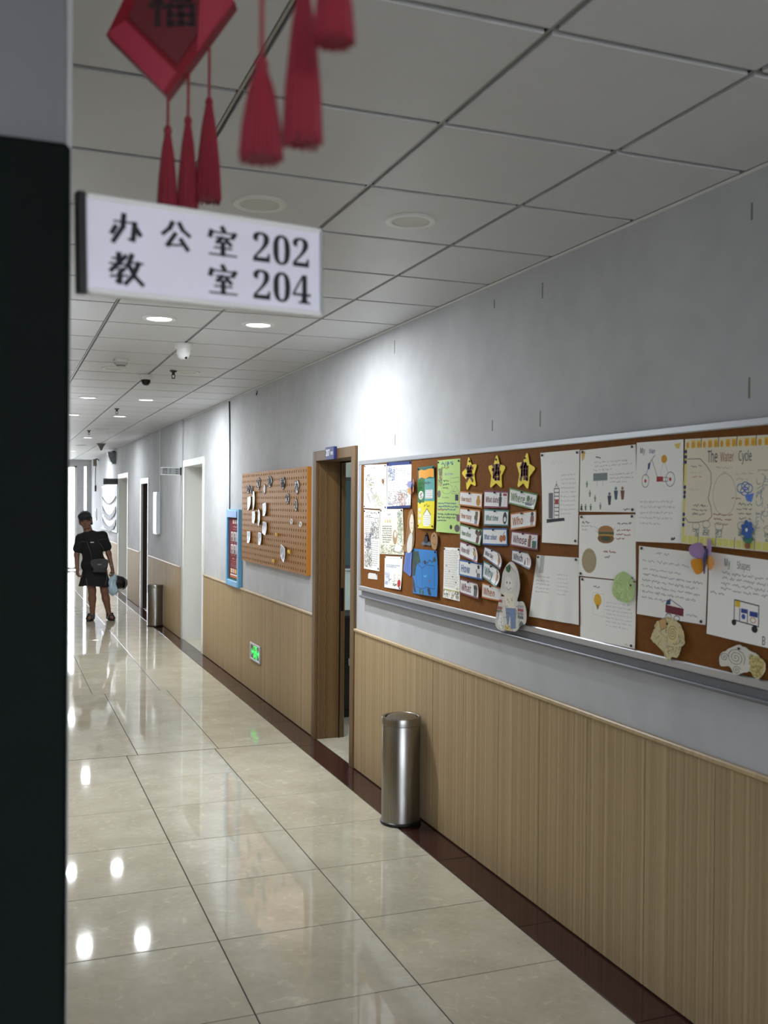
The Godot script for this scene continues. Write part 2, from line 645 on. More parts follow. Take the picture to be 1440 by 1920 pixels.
func build_floor() -> void:
	var f := setting("floor")
	put("subfloor", MB.new().span(Vector3(XO, -0.2, ZE), Vector3(XW + 0.26, -0.0018, ZB)), M.grout, f)
	var meshes := {}
	var g := RandomNumberGenerator.new()
	g.seed = 4
	var lay := func(x0: float, x1: float, z0: float, z1: float, called: String, m: Material) -> void:
		var key := "%d_%d" % [roundi((x1 - x0) * 1000), roundi((z1 - z0) * 1000)]
		if not meshes.has(key):
			meshes[key] = MB.new().box(Vector3(0, -0.005, 0), Vector3(x1 - x0 - 0.0045, 0.01, z1 - z0 - 0.0045), 0.0012).mesh()
		put(called, meshes[key], m, f, Vector3((x0 + x1) / 2, 0, (z0 + z1) / 2))
	# near field: square tiles as far as the cross seam
	var xs := [XO]
	var x := 0.2107 - 2.4
	while x < 1.5:
		if x > XO + 0.1:
			xs.append(x)
		x += 0.6
	xs.append(1.981)
	var zs := [-6.894]
	var z := -6.262
	while z < ZB - 0.1:
		zs.append(z)
		z += 0.6
	zs.append(ZB)
	for i in xs.size() - 1:
		for j in zs.size() - 1:
			if zs[j + 1] <= -1.33 and xs[i + 1] < XL:
				continue
			lay.call(xs[i], xs[i + 1], zs[j], zs[j + 1], "tile", M.tile[g.randi() % 4])
	# a narrow make-up row and the long slabs behind it
	var xa := [-0.1, 0.29, 0.885, 1.437, 1.981]
	for i in 4:
		lay.call(xa[i], xa[i + 1], -7.07, -6.904, "tile", M.tile[g.randi() % 4])
	for i in 3:
		lay.call(xa[i], xa[i + 1], -9.21, -7.07, "tile", M.tile[g.randi() % 4])
	lay.call(xa[3], xa[4], -8.78, -7.07, "tile", M.tile[1])
	# far field
	var xb := [-0.1, 0.18, 0.78, 1.375, 1.981]
	var zf := [-9.21]
	while zf[-1] > ZE + 1.3:
		zf.append(zf[-1] - 1.2)
	zf.append(ZE)
	for i in 4:
		for j in zf.size() - 1:
			var z1: float = -8.78 if (i == 3 and j == 0) else zf[j]
			if z1 > zf[j]:
				lay.call(xa[3], xb[4], zf[j], z1, "tile", M.tile[3])
			lay.call(xb[i], xb[i + 1], zf[j + 1], zf[j], "tile", M.tile[g.randi() % 4])
	for j in 6:
		for i in 4:
			lay.call(XO + i * 0.625, XO + (i + 1) * 0.625, ZE + j * 1.1, ZE + (j + 1) * 1.1, "tile", M.tile[g.randi() % 4])
	# dark border along the right wall
	z = ZB
	var first := true
	while z > ZE + 0.01:
		var zn := maxf(z - (0.67 if first else 0.8), ZE)
		lay.call(1.981, XW, zn, z, "border_tile", M.strip)
		z = zn
		first = false
	# thresholds in the door openings
	for d in [[-6.95, -6.136], [-12.55, -11.3], [-16.5, -15.65], [-19.75, -18.3]]:
		lay.call(XW, XW + 0.26, d[0], d[1], "threshold_tile", M.tile[2])

func build_ceiling() -> void:
	var c := setting("ceiling")
	put("slab", MB.new().span(Vector3(XO, HC + 0.07, ZE), Vector3(XW + 0.26, HC + 0.24, ZB)), M.concrete, c)
	var xs := [XO]
	for k in range(-4, 3):
		xs.append(1.129 + (k - 1) * 0.562 if k < 3 else 0.0)
	xs.append(1.129 + 2 * 0.562 - 0.562)
	xs = [XO, -2.243, -1.681, -1.119, -0.557, 0.005, 0.567, 1.129, 1.691, XW]
	var zs := []
	var z := -1.924
	while z < ZB - 0.2:
		z += 0.578
	zs.append(ZB)
	while z > ZE + 0.2:
		if z < ZB - 0.1:
			zs.append(z)
		z -= 0.578
	zs.append(ZE)
	var meshes := {}
	for i in xs.size() - 1:
		for j in zs.size() - 1:
			var x0: float = xs[i]
			var x1: float = xs[i + 1]
			if x0 < 0.0 and zs[j] < -1.2 and zs[j + 1] > -19.4:
				if x1 <= XL:
					continue
			var w := x1 - x0 - 0.02
			var l: float = zs[j] - zs[j + 1] - 0.024
			var key := "%d_%d" % [roundi(w * 1000), roundi(l * 1000)]
			if not meshes.has(key):
				meshes[key] = MB.new().box(Vector3(0, 0.009, 0), Vector3(w, 0.018, l), 0.0015).mesh()
			put("ceiling_panel", meshes[key], M.panel, c, Vector3((x0 + x1) / 2, HC, (zs[j] + zs[j + 1]) / 2))
	for i in range(1, xs.size() - 1):
		var z0: float = ZE if xs[i] > 0.1 else -1.3
		put("grid_bar", MB.new().span(Vector3(xs[i] - 0.004, HC + 0.007, z0), Vector3(xs[i] + 0.004, HC + 0.04, ZB)), M.bar, c)
	for j in range(1, zs.size() - 1):
		var x0: float = XO if zs[j] > -1.3 or zs[j] < -19.5 else XL
		put("grid_bar", MB.new().span(Vector3(x0, HC + 0.0073, zs[j] - 0.004), Vector3(XW, HC + 0.04, zs[j] + 0.004)), M.bar, c)
	var t := setting("trim_1")
	put("edge_angle", MB.new().span(Vector3(XW - 0.007, HC - 0.004, ZE), Vector3(XW, HC - 0.001, ZB)).span(Vector3(XW - 0.0025, HC - 0.009, ZE), Vector3(XW, HC - 0.001, ZB)), M.white, t)

const GAPS := [[-6.95, -6.136, 2.045], [-12.55, -11.31, 2.18], [-16.48, -15.68, 2.03], [-19.75, -18.32, 2.18]]

func build_walls() -> void:
	# right wall with four openings
	var wr := setting("wall_right")
	var m := MB.new()
	var z := ZB
	for g in GAPS:
		m.span(Vector3(XW, 0, g[1]), Vector3(XW + 0.207, HC + 0.07, z))
		m.span(Vector3(XW, g[2], g[0]), Vector3(XW + 0.207, HC + 0.07, g[1]))
		z = g[0]
	m.span(Vector3(XW, 0, ZE), Vector3(XW + 0.207, HC + 0.07, z))
	put("masonry", m, M.wall, wr)
	# past the second opening the plaster stands a little proud
	var p := MB.new()
	var x0 := XW - 0.022
	p.span(Vector3(x0, 0.0, -15.60), Vector3(XW, HC - 0.001, -12.635))
	p.span(Vector3(x0, 2.10, -16.56), Vector3(XW, HC - 0.001, -15.60))
	p.span(Vector3(x0, 0.0, -18.24), Vector3(XW, HC - 0.001, -16.56))
	p.span(Vector3(x0, 2.25, -19.83), Vector3(XW, HC - 0.001, -18.24))
	p.span(Vector3(x0, 0.0, ZE), Vector3(XW, HC - 0.001, -19.83))
	put("plaster_skin", p, M.wall, wr)
	# veneered boards up to 0.9 m with a cap rail
	var runs := [[-6.084, ZB, -5.951, 0.3725, 0.0], [-11.235, -7.002, -10.86, 0.386, 0.0], [-15.60, -12.64, -15.3, 0.39, 0.022], [-18.24, -16.56, -18.0, 0.39, 0.022], [ZE, -19.83, -25.8, 0.39, 0.022]]
	var k := 0
	for r in runs:
		var a: float = r[0]
		var b: float = r[2]
		while a < r[1] - 0.01:
			b = minf(b, r[1])
			var o: float = r[4]
			put("wainscot_board", MB.new().span(Vector3(XW - 0.012 - o, 0.006, a + 0.0016), Vector3(XW - o, 0.897, b - 0.0016), 0.0022), M.board[(k * 7 + 1) % 3], wr)
			k += 1
			a = b
			b += r[3]
		put("cap_rail", MB.new().span(Vector3(XW - 0.021 - r[4], 0.893, r[0]), Vector3(XW - r[4], 0.912, r[1]), 0.004), M.cap, wr)
	# strips of old tape left on the paint
	var tape := mat(Color(0.47, 0.465, 0.42), 0.8)
	for s in [[-5.433, 2.064, 2.127], [-3.743, 2.605, 2.673], [-3.751, 2.057, 2.126], [-4.187, 2.644, 2.684], [-4.197, 2.068, 2.119], [-2.47, 2.607, 2.66], [-2.473, 2.056, 2.122], [-5.453, 2.605, 2.684]]:
		put("tape_mark", MB.new().span(Vector3(XW - 0.0008, s[1], s[0] - 0.004), Vector3(XW + 0.001, s[2], s[0] + 0.004)), tape, wr)
	# left wall: begins at a chamfered corner and ends where the far hall opens
	var wl := setting("wall_left")
	var q := MB.new()
	q.span(Vector3(XL - 0.2, 0, -19.5), Vector3(XL, HC + 0.07, -1.353))
	q.span(Vector3(XO, 0, -1.56), Vector3(XL - 0.19, HC + 0.07, -1.346))
	var ch := PackedVector2Array([Vector2(XL - 0.2, 1.36), Vector2(XL - 0.2, 1.346), Vector2(XL - 0.007, 1.346), Vector2(XL, 1.353), Vector2(XL, 1.36)])
	q.add(MB.new().prism(ch, 0, HC + 0.07), Transform3D(Basis(Vector3.RIGHT, Vector3.FORWARD, Vector3.UP), Vector3.ZERO))
	put("masonry", q, M.wall, wl)
	for j in 46:
		put("wainscot_board", MB.new().span(Vector3(XL - 0.001, 0.006, -1.75 - j * 0.385), Vector3(XL + 0.010, 0.897, -1.367 - j * 0.385), 0.0015), M.board[(j * 5) % 3], wl)
	put("corner_strip", MB.new().span(Vector3(XL - 0.007, 0.006, -1.366), Vector3(XL + 0.010, 0.897, -1.3435), 0.002), M.cap, wl)
	put("cap_rail", MB.new().span(Vector3(XL - 0.001, 0.893, -19.45), Vector3(XL + 0.014, 0.912, -1.367), 0.004), M.cap, wl)
	# lobby behind the viewer: back wall with a wide window, outer wall
	var wb := setting("wall_back")
	put("masonry", MB.new().span(Vector3(XO, 0, ZB), Vector3(XW + 0.26, 0.6, ZB + 0.24)).span(Vector3(XO, 2.6, ZB), Vector3(XW + 0.26, HC + 0.07, ZB + 0.24)).span(Vector3(XO, 0.6, ZB), Vector3(-2.2, 2.6, ZB + 0.24)).span(Vector3(1.9, 0.6, ZB), Vector3(XW + 0.26, 2.6, ZB + 0.24)), M.wall, wb)
	window("window_1", -2.2, 1.9, 0.6, 2.6, ZB + 0.1, 3)
	var wo := setting("wall_outer")
	put("masonry", MB.new().span(Vector3(XO - 0.24, -0.2, -1.56), Vector3(XO, HC + 0.2, ZB + 0.24)), M.wall, wo)
	# far hall
	var wh := setting("wall_hall")
	put("masonry", MB.new().span(Vector3(XO - 0.24, -0.2, ZE - 0.24), Vector3(XO, HC + 0.2, -19.3)).span(Vector3(XO, 0, -19.5), Vector3(XL - 0.2, HC + 0.07, -19.3)), M.wall, wh)
	var wf := setting("wall_end")
	put("masonry", MB.new().span(Vector3(XO, 2.62, ZE - 0.24), Vector3(XW + 0.26, HC + 0.2, ZE)).span(Vector3(XO, 0, ZE - 0.24), Vector3(XO + 0.4, 2.62, ZE)).span(Vector3(2.06, 0, ZE - 0.24), Vector3(XW + 0.26, 2.62, ZE)).span(Vector3(1.80, 0, ZE - 0.24), Vector3(1.96, 2.62, ZE)), M.wall, wf)
	window("window_2", XO + 0.4, 1.80, 0.02, 2.62, ZE - 0.1, 4)
	window("window_3", 1.96, 2.06, 0.02, 2.62, ZE - 0.1, 1)

func window(called: String, x0: float, x1: float, y0: float, y1: float, z: float, panes: int) -> void:
	var w := setting(called)
	var glass := mat(Color(0.95, 0.98, 1.0, 0.06), 0.02)
	glass.transparency = BaseMaterial3D.TRANSPARENCY_ALPHA
	var f := 0.02 if panes == 1 else 0.045
	var bars := MB.new()
	bars.span(Vector3(x0, y0, z - 0.03), Vector3(x1, y0 + f, z + 0.03))
	bars.span(Vector3(x0, y1 - f, z - 0.03), Vector3(x1, y1, z + 0.03))
	for k in panes + 1:
		var x := clampf(lerpf(x0, x1, float(k) / panes), x0 + f / 2, x1 - f / 2)
		bars.span(Vector3(x - f / 2, y0, z - 0.03), Vector3(x + f / 2, y1, z + 0.03))
	put("window_frame", bars, M.white, w)
	for k in panes:
		var a := lerpf(x0, x1, float(k) / panes)
		var b := lerpf(x0, x1, float(k + 1) / panes)
		put("pane", MB.new().span(Vector3(a + f / 2, y0 + f, z - 0.003), Vector3(b - f / 2, y1 - f, z + 0.003)), glass, w)

# casing round an opening in the right wall, jamb lining behind it
func doorframe(called: String, z0: float, z1: float, top: float, cw: float, casing: Material, jamb: Material, proud: float, deep := 0.262) -> Node3D:
	var d := setting(called)
	for s in [[z0 - cw, z0 + 0.019], [z1 - 0.019, z1 + cw]]:
		put("casing", MB.new().span(Vector3(XW - proud, 0.0, s[0]), Vector3(XW + 0.004, top + cw, s[1]), 0.003), casing, d)
	put("head_casing", MB.new().span(Vector3(XW - proud, top - 0.019, z0 + 0.019), Vector3(XW + 0.004, top + cw, z1 - 0.019), 0.003), casing, d)
	put("jamb", MB.new().span(Vector3(XW + 0.004, 0.0, z0 - 0.001), Vector3(XW + deep, top, z0 + 0.018)), jamb, d)
	put("jamb", MB.new().span(Vector3(XW + 0.004, 0.0, z1 - 0.018), Vector3(XW + deep, top, z1 + 0.001)), jamb, d)
	put("head_jamb", MB.new().span(Vector3(XW + 0.004, top - 0.018, z0 + 0.018), Vector3(XW + deep, top, z1 - 0.018)), jamb, d)
	return d

func build_doors() -> void:
	var d := doorframe("door_1", -6.95, -6.136, 2.045, 0.052, M.door_wood, M.door_wood, 0.022, 0.209)
	# stop bead and strike plate on the far jamb, leaf folded back into the room
	put("stop_bead", MB.new().span(Vector3(XW + 0.164, 0.0, -6.934), Vector3(XW + 0.171, 2.027, -6.922)).span(Vector3(XW + 0.164, 2.015, -6.934), Vector3(XW + 0.171, 2.027, -6.155)), M.black, d)
	put("strike_plate", MB.new().span(Vector3(XW + 0.178, 0.93, -6.935), Vector3(XW + 0.2, 1.10, -6.9305)), mat(Color(0.16, 0.16, 0.16), 0.35, 0.8), d)
	var leaf := put("door_leaf", MB.new().span(Vector3(XW + 0.22, 0.01, -6.13), Vector3(XW + 0.98, 2.03, -6.09), 0.003), M.door_wood, d)
	put("handle", MB.new().tube([Vector3(XW + 0.91, 1.02, -6.13), Vector3(XW + 0.91, 1.02, -6.18), Vector3(XW + 0.78, 1.02, -6.18)], 0.009, 8), M.alu, leaf)
	# white doorways with a closed leaf at the back of the reveal
	for q in [["door_2", 1, 0.065, M.white, M.white], ["door_3", 2, 0.07, M.white, M.brown], ["door_4", 3, 0.07, M.white, M.white]]:
		var g: Array = GAPS[q[1]]
		var e := doorframe(q[0], g[0], g[1], g[2], q[2], q[3], q[4], 0.03 if q[1] > 1 else 0.014)
		var lf := put("door_leaf", MB.new().span(Vector3(XW + 0.24, 0.005, g[0] + 0.02), Vector3(XW + 0.275, g[2] - 0.02, g[1] - 0.02), 0.002), q[4], e)
		put("handle", MB.new().tube([Vector3(XW + 0.24, 1.02, g[1] - 0.1), Vector3(XW + 0.18, 1.02, g[1] - 0.1), Vector3(XW + 0.18, 1.02, g[1] - 0.21)], 0.009, 8), M.alu, lf)
	# dark green leaf standing open against the end of the left wall
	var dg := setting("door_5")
	put("door_leaf", MB.new().span(Vector3(-0.86, 0.01, -1.345), Vector3(XL - 0.004, 2.168, -1.305), 0.006), M.green_leaf, dg)
	put("wall_shade_panel", MB.new().span(Vector3(-0.86, 2.172, -1.346), Vector3(XL - 0.0075, HC - 0.002, -1.338), 0.002), mat(Color(0.42, 0.42, 0.435), 0.6), dg)  # added panel; shade on the wall above the leaf is put into its grey

func build_classroom() -> void:
	# the room behind door 207, seen through the gap
	var x0 := XW + 0.207
	var x1 := 8.2
	var z0 := -12.2
	var z1 := -4.6
	var w := setting("wall_classroom")
	var m := MB.new()
	m.span(Vector3(x0, 0, z0 - 0.2), Vector3(x1, 3.0, z0))
	m.span(Vector3(x0, 0, z1), Vector3(x1, 3.0, z1 + 0.2))
	m.span(Vector3(x1, 0, z0), Vector3(x1 + 0.2, 0.9, z1))
	m.span(Vector3(x1, 2.5, z0), Vector3(x1 + 0.2, 3.0, z1))
	m.span(Vector3(x1, 0.9, z0), Vector3(x1 + 0.2, 2.5, -11.2))
	m.span(Vector3(x1, 0.9, -6.0), Vector3(x1 + 0.2, 2.5, z1))
	m.span(Vector3(x0 - 0.1, HC + 0.2, z0), Vector3(x0, 3.0, z1))
	put("masonry", m, world_tex(mat(Color(0.95, 1.0, 0.94), 0.7), M.wall.albedo_texture, 0.4), w)
	var f := setting("floor_classroom")
	put("slab", MB.new().span(Vector3(x0, -0.2, z0), Vector3(x1, -0.001, z1)), M.tile[0], f)
	var c := setting("ceiling_classroom")
	put("slab", MB.new().span(Vector3(x0 - 0.1, 3.0, z0 - 0.2), Vector3(x1 + 0.2, 3.15, z1 + 0.2)), M.white, c)
	var b := thing("blackboard", "dark green writing board seen through the gap of the open door", "board", Vector3(4.6, 0.92, z0))
	put("writing_panel", MB.new().span(Vector3(-1.9, 0, 0), Vector3(1.9, 1.1, 0.02)), mat(Color(0.12, 0.26, 0.24), 0.5), b)
	put("frame", MB.new().span(Vector3(-1.94, 1.1, 0), Vector3(1.94, 1.14, 0.035), 0.004).span(Vector3(-1.94, -0.04, 0), Vector3(1.94, 0, 0.035), 0.004).span(Vector3(-1.94, 0, 0), Vector3(-1.9, 1.1, 0.035)).span(Vector3(1.9, 0, 0), Vector3(1.94, 1.1, 0.035)), M.dark, b)
	put("chalk_ledge", MB.new().span(Vector3(-1.94, -0.06, 0), Vector3(1.94, -0.035, 0.09), 0.005), M.alu, b)
	var dk := thing("low_cabinet", "black low cabinet standing inside the classroom just past the open door", "cabinet", Vector3(2.66, 0, -7.75))
	put("carcass", MB.new().span(Vector3(-0.26, 0.05, -0.2), Vector3(0.26, 0.80, 0.19), 0.004), M.black, dk)
	put("plinth", MB.new().span(Vector3(-0.24, 0.0, -0.18), Vector3(0.24, 0.05, 0.17)), M.dark, dk)
	put("top", MB.new().span(Vector3(-0.27, 0.80, -0.21), Vector3(0.27, 0.82, 0.205), 0.004), M.dark, dk)
	for sx in [-1.0, 1.0]:
		var cd := put("door", MB.new().span(Vector3(sx * 0.004, 0.07, 0.19), Vector3(sx * 0.25, 0.785, 0.203), 0.003), M.black, dk)
		put("knob", MB.new().box(Vector3(sx * 0.035, 0.45, 0.21), Vector3(0.014, 0.06, 0.014), 0.004), M.alu, cd)

const LAMPS := [[0.84, -3.4, 0], [1.405, -3.39, 0], [0.84, -5.735, 1], [1.405, -5.70, 1], [0.83, -8.01, 0], [1.40, -8.0, 0], [0.82, -10.38, 1], [1.385, -10.34, 1], [0.82, -12.5, 0.45], [1.36, -12.47, 0.45], [0.84, -14.8, 0], [1.37, -14.8, 0], [0.83, -16.9, 0.6], [1.33, -16.86, 0.6], [0.84, -1.1, 0], [1.405, -1.1, 0], [0.84, -19.2, 0], [1.40, -19.2, 0], [0.84, -21.5, 1], [1.40, -21.5, 1]]

func build_lights() -> void:
	var where := ["above the near end of the notice board on the left", "above the near end of the notice board on the right", "on the left just beyond the hanging door sign", "on the right just beyond the hanging door sign", "beside the smoke detector", "beside the first sprinkler head", "farther down the corridor in the left row", "in front of the second sprinkler on the right", "deep in the corridor hidden by the left wall", "just behind the second sprinkler", "in the left row past the second sprinkler", "in the right row past the second sprinkler", "at the far end in the left row", "at the far end near the third sprinkler", "overhead at the camera on the left", "overhead at the camera on the right", "before the far hall on the left", "before the far hall on the right", "in the far hall on the left", "in the far hall on the right"]
	var ring := MB.new().lathe([Vector2(0.072, 0.004), Vector2(0.070, -0.006), Vector2(0.078, -0.009), Vector2(0.092, -0.007), Vector2(0.096, 0.0)], 40).mesh()
	var face := MB.new().lathe([Vector2(0.0, -0.003), Vector2(0.072, -0.003), Vector2(0.073, 0.003)], 40).mesh()
	var off := mat(Color(0.80, 0.80, 0.77), 0.5)
	for i in LAMPS.size():
		var l: Array = LAMPS[i]
		var t := thing("downlight", "%s round recessed ceiling downlight %s" % ["lit" if l[2] > 0 else "unlit", where[i]], "light", Vector3(l[0], HC, l[1]), 0.0, "ceiling downlights")
		put("trim_ring", ring, M.plastic, t)
		put("diffuser", face, M.lamp if l[2] > 0 else off, t)
		if l[2] > 0:
			var a := AreaLight3D.new()
			a.name = "lamp_light"
			a.area_size = Vector2(0.1, 0.1)
			a.light_energy = 2.9 * float(l[2])
			a.light_color = Color(0.965, 0.985, 1.0)
			a.area_range = 30.0
			a.shadow_enabled = true
			t.add_child(a)
			a.position.y = -0.012
			a.rotation.x = -PI / 2

func build_ceiling_things() -> void:
	var t := thing("dome_camera", "white dome camera on the ceiling in front of the lit downlight", "camera", Vector3(1.125, HC, -6.6))
	put("base", MB.new().lathe([Vector2(0.0, -0.034), Vector2(0.048, -0.034), Vector2(0.056, -0.028), Vector2(0.062, 0.0)], 32), M.plastic, t)
	put("dome", MB.new().lathe([Vector2(0.0, -0.105), Vector2(0.022, -0.102), Vector2(0.037, -0.088), Vector2(0.045, -0.066), Vector2(0.047, -0.034)], 32), M.plastic, t)
	put("lens", MB.new().add(MB.new().lathe([Vector2(0, 0.006), Vector2(0.008, 0.004), Vector2(0.009, 0.0)].map(func(q): return Vector2(q.x, -q.y)), 16), Transform3D(Basis(Vector3.RIGHT, -0.9), Vector3(0.012, -0.094, 0.028))), M.black, t)
	t = thing("dome_camera", "small white ceiling camera with a black eyeball beyond the sprinkler", "camera", Vector3(1.115, HC, -8.34))
	put("base", MB.new().lathe([Vector2(0.0, -0.045), Vector2(0.044, -0.04), Vector2(0.052, -0.015), Vector2(0.055, 0.0)], 28), M.plastic, t)
	put("eyeball", MB.new().lathe([Vector2(0.0, -0.088), Vector2(0.02, -0.084), Vector2(0.034, -0.068), Vector2(0.038, -0.05), Vector2(0.034, -0.032)], 28, Vector3(0.0, 0, 0.006)), M.black, t)
	t = thing("smoke_detector", "round white smoke detector on the ceiling left of the dome camera", "detector", Vector3(0.825, HC, -7.52))
	put("base", MB.new().lathe([Vector2(0.0, -0.02), Vector2(0.05, -0.02), Vector2(0.054, -0.016), Vector2(0.054, 0.0)], 32), M.plastic, t)
	put("sensor_head", MB.new().lathe([Vector2(0.0, -0.056), Vector2(0.022, -0.055), Vector2(0.028, -0.044), Vector2(0.045, -0.04), Vector2(0.05, -0.02)], 32), mat(Color(0.72, 0.72, 0.70), 0.4), t)
	put("vent_ring", MB.new().lathe([Vector2(0.0275, -0.047), Vector2(0.034, -0.0455), Vector2(0.0335, -0.041)], 32), M.dark, t)
	var lb := ["dark sprinkler head hanging beside the round unlit cover", "dark sprinkler head hanging just before a lit downlight", "dark sprinkler head farthest down the corridor ceiling"]
	var sp := [[1.281, -7.98], [1.219, -11.48], [1.219, -15.2]]
	for i in 3:
		t = thing("sprinkler", lb[i], "sprinkler", Vector3(sp[i][0], HC, sp[i][1]), 0, "ceiling sprinklers")
		put("escutcheon", MB.new().lathe([Vector2(0.0, -0.012), Vector2(0.018, -0.012), Vector2(0.028, -0.004), Vector2(0.029, 0.0)], 20), M.dark, t)
		put("body", MB.new().lathe([Vector2(0.0, -0.034), Vector2(0.011, -0.034), Vector2(0.012, -0.012)], 16), M.dark, t)
		put("frame_arm", MB.new().tube([Vector3(0.01, -0.03, 0), Vector3(0.014, -0.045, 0), Vector3(0.004, -0.06, 0)], 0.003, 6), M.dark, t)
		put("frame_arm", MB.new().tube([Vector3(-0.01, -0.03, 0), Vector3(-0.014, -0.045, 0), Vector3(-0.004, -0.06, 0)], 0.003, 6), M.dark, t)
		put("deflector", MB.new().lathe([Vector2(0.0, -0.064), Vector2(0.015, -0.063), Vector2(0.015, -0.06), Vector2(0.0, -0.059)], 16), M.dark, t)
	t = thing("ceiling_speaker", "grey funnel-shaped fitting on the far corridor ceiling", "speaker", Vector3(1.70, HC, -18.55))
	put("flange", MB.new().lathe([Vector2(0.0, -0.012), Vector2(0.08, -0.012), Vector2(0.083, 0.0)], 28), mat(Color(0.42, 0.41, 0.38), 0.5), t)
	put("cone", MB.new().lathe([Vector2(0.0, -0.125), Vector2(0.014, -0.122), Vector2(0.022, -0.10), Vector2(0.04, -0.06), Vector2(0.07, -0.012)], 28), mat(Color(0.38, 0.37, 0.34), 0.5), t)

func build_wall_things() -> void:
	# number plate over door 207
	var t := on_wall("door_plate", "small blue room plate reading 207 above the open wooden door", "sign", -6.54, 2.066, XW - 0.022)
	put("plate", MB.new().box(Vector3(0, 0, 0.012), Vector3(0.19, 0.088, 0.024), 0.003), mat(Color(0.13, 0.15, 0.38), 0.35), t)
	var plate := t.get_child(0)
	put("numerals", text_mb("207", font_bold, 0.062, Vector3(-0.078, 0.004, 0.0247), 0.82), M.plastic, plate)
	put("character", strokes("jiao", 0.024, Vector2(0.027, 0.012), 0.024, 0.0247, 0.1, 0.12), M.plastic, plate)
	put("character", strokes("shi", 0.024, Vector2(0.055, 0.012), 0.024, 0.0247, 0.1, 0.12), M.plastic, plate)
	# light-blue showcase with a maroon poster
	t = on_wall("poster_case", "light blue wall showcase holding a maroon poster with small portraits", "display case", -9.635, 0.90)
	var blue := mat(Color(0.40, 0.66, 0.82), 0.35)
	var fr := MB.new()
	fr.span(Vector3(-0.285, 0, 0), Vector3(-0.225, 0.755, 0.04), 0.006).span(Vector3(0.225, 0, 0), Vector3(0.285, 0.755, 0.04), 0.006)
	fr.span(Vector3(-0.225, 0.675, 0), Vector3(0.225, 0.755, 0.04), 0.006).span(Vector3(-0.225, 0, 0), Vector3(0.225, 0.06, 0.04), 0.006)
	put("frame", fr, blue, t)
	put("inner_bead", MB.new().span(Vector3(-0.21, 0.675, 0.038), Vector3(0.21, 0.735, 0.044), 0.002), mat(Color(0.18, 0.45, 0.72), 0.3), t)
	var p := Pad.new(256, 360, Color(0.42, 0.09, 0.12), 3)
	p.rect(0, 0, 14, 100, Color(0.35, 0.07, 0.09))
	for k in 3:
		p.rect(38 + k * 18, 4, 9, 6, Color(0.9, 0.85, 0.82))
	p.scrawl(42, 15, 42, 1, 4, 2.4, Color(0.9, 0.7, 0.7), 2.0)
	p.scrawl(38, 19, 50, 1, 4, 1.2, Color(0.85, 0.6, 0.6), 1.0)
	for r in 2:
		for k in 3:
			p.rect(20 + k * 27, 23 + r * 20, 21, 15, Color(0.88, 0.86, 0.86))
			p.oval(30 + k * 27, 28 + r * 20, 5, 3.6, Color(0.35, 0.27, 0.25))
			p.rect(24 + k * 27, 31.5 + r * 20, 13, 6.5, Color(0.2, 0.18, 0.22) if (k + r) % 2 == 0 else Color(0.3, 0.32, 0.4))
			p.scrawl(21 + k * 27, 40.5 + r * 20, 19, 1, 3, 1.2, Color(0.9, 0.75, 0.75), 1.0)
	p.scrawl(34, 66, 40, 1, 3, 2.0, Color(0.92, 0.75, 0.72), 2.0)
	p.rect(72, 64, 20, 16, Color(0.72, 0.48, 0.30))
	p.scrawl(18, 70, 52, 2, 3.2, 1.2, Color(0.85, 0.6, 0.6), 1.0)
	p.scrawl(18, 76, 70, 2, 2.6, 2.2, Color(0.62, 0.45, 0.5), 1.5)
	for k in 4:
		p.rect(18 + k * 20, 82, 16, 7, [Color(0.9, 0.8, 0.6), Color(0.85, 0.75, 0.72), Color(0.92, 0.7, 0.4), Color(0.85, 0.8, 0.5)][k])
	p.rect(14, 90.5, 80, 2.5, Color(0.92, 0.88, 0.86))
	p.rect(14, 93.5, 80, 2.6, Color(0.80, 0.42, 0.18))
	p.poly([Vector2(0, 97), Vector2(100, 97), Vector2(100, 100), Vector2(0, 100)], Color(0.18, 0.35, 0.25))
	put("poster", MB.new().patch(func(u, v): return Vector3(-0.225 + 0.45 * u, 0.675 - 0.615 * v, 0.018), 2, 2), paper_mat(p.tex(), 0.8), t)
	# flex down the wall to it
	t = on_wall("power_cable", "thin black cable running from the ceiling down to the blue showcase", "cable", -9.90, 1.655)
	put("flex", MB.new().tube([Vector3(0, 0, 0.006), Vector3(0.003, 0.3, 0.007), Vector3(-0.004, 0.62, 0.007), Vector3(-0.022, 0.9, 0.008), Vector3(-0.03, 1.085, 0.01)], [0.005, 0.005, 0.0055, 0.007, 0.008], 8), M.black, t)
	t = on_wall("wire_hook", "tiny bent wire hook at the top edge of the wall", "hook", -8.77, 2.70)
	put("wire", MB.new().tube([Vector3(-0.02, 0.03, 0.004), Vector3(0.0, 0.0, 0.012), Vector3(0.02, -0.015, 0.02), Vector3(0.025, 0.005, 0.024)], 0.004, 6), M.dark, t)
	# low exit marker
	t = on_wall("exit_sign", "low green running-man exit sign set into the wood boards", "exit sign", -8.73, 0.375, XW - 0.012)
	var rim := MB.new()
	rim.span(Vector3(-0.185, 0.06, 0), Vector3(0.185, 0.078, 0.014), 0.003).span(Vector3(-0.185, -0.078, 0), Vector3(0.185, -0.06, 0.014), 0.003)
	rim.span(Vector3(-0.185, -0.06, 0), Vector3(-0.155, 0.06, 0.014), 0.003).span(Vector3(0.155, -0.06, 0), Vector3(0.185, 0.06, 0.014), 0.003)
	put("rim", rim, M.alu, t)
	put("face", MB.new().span(Vector3(-0.155, -0.06, 0), Vector3(0.155, 0.06, 0.008)), mat(Color(0.03, 0.07, 0.05), 0.2), t)
	var glow := mat(Color(0.2, 0.95, 0.35), 0.5)
	glow.emission_enabled = true
	glow.emission = Color(0.22, 1.0, 0.38)
	glow.emission_energy_multiplier = 1.0
	var man := MB.new()
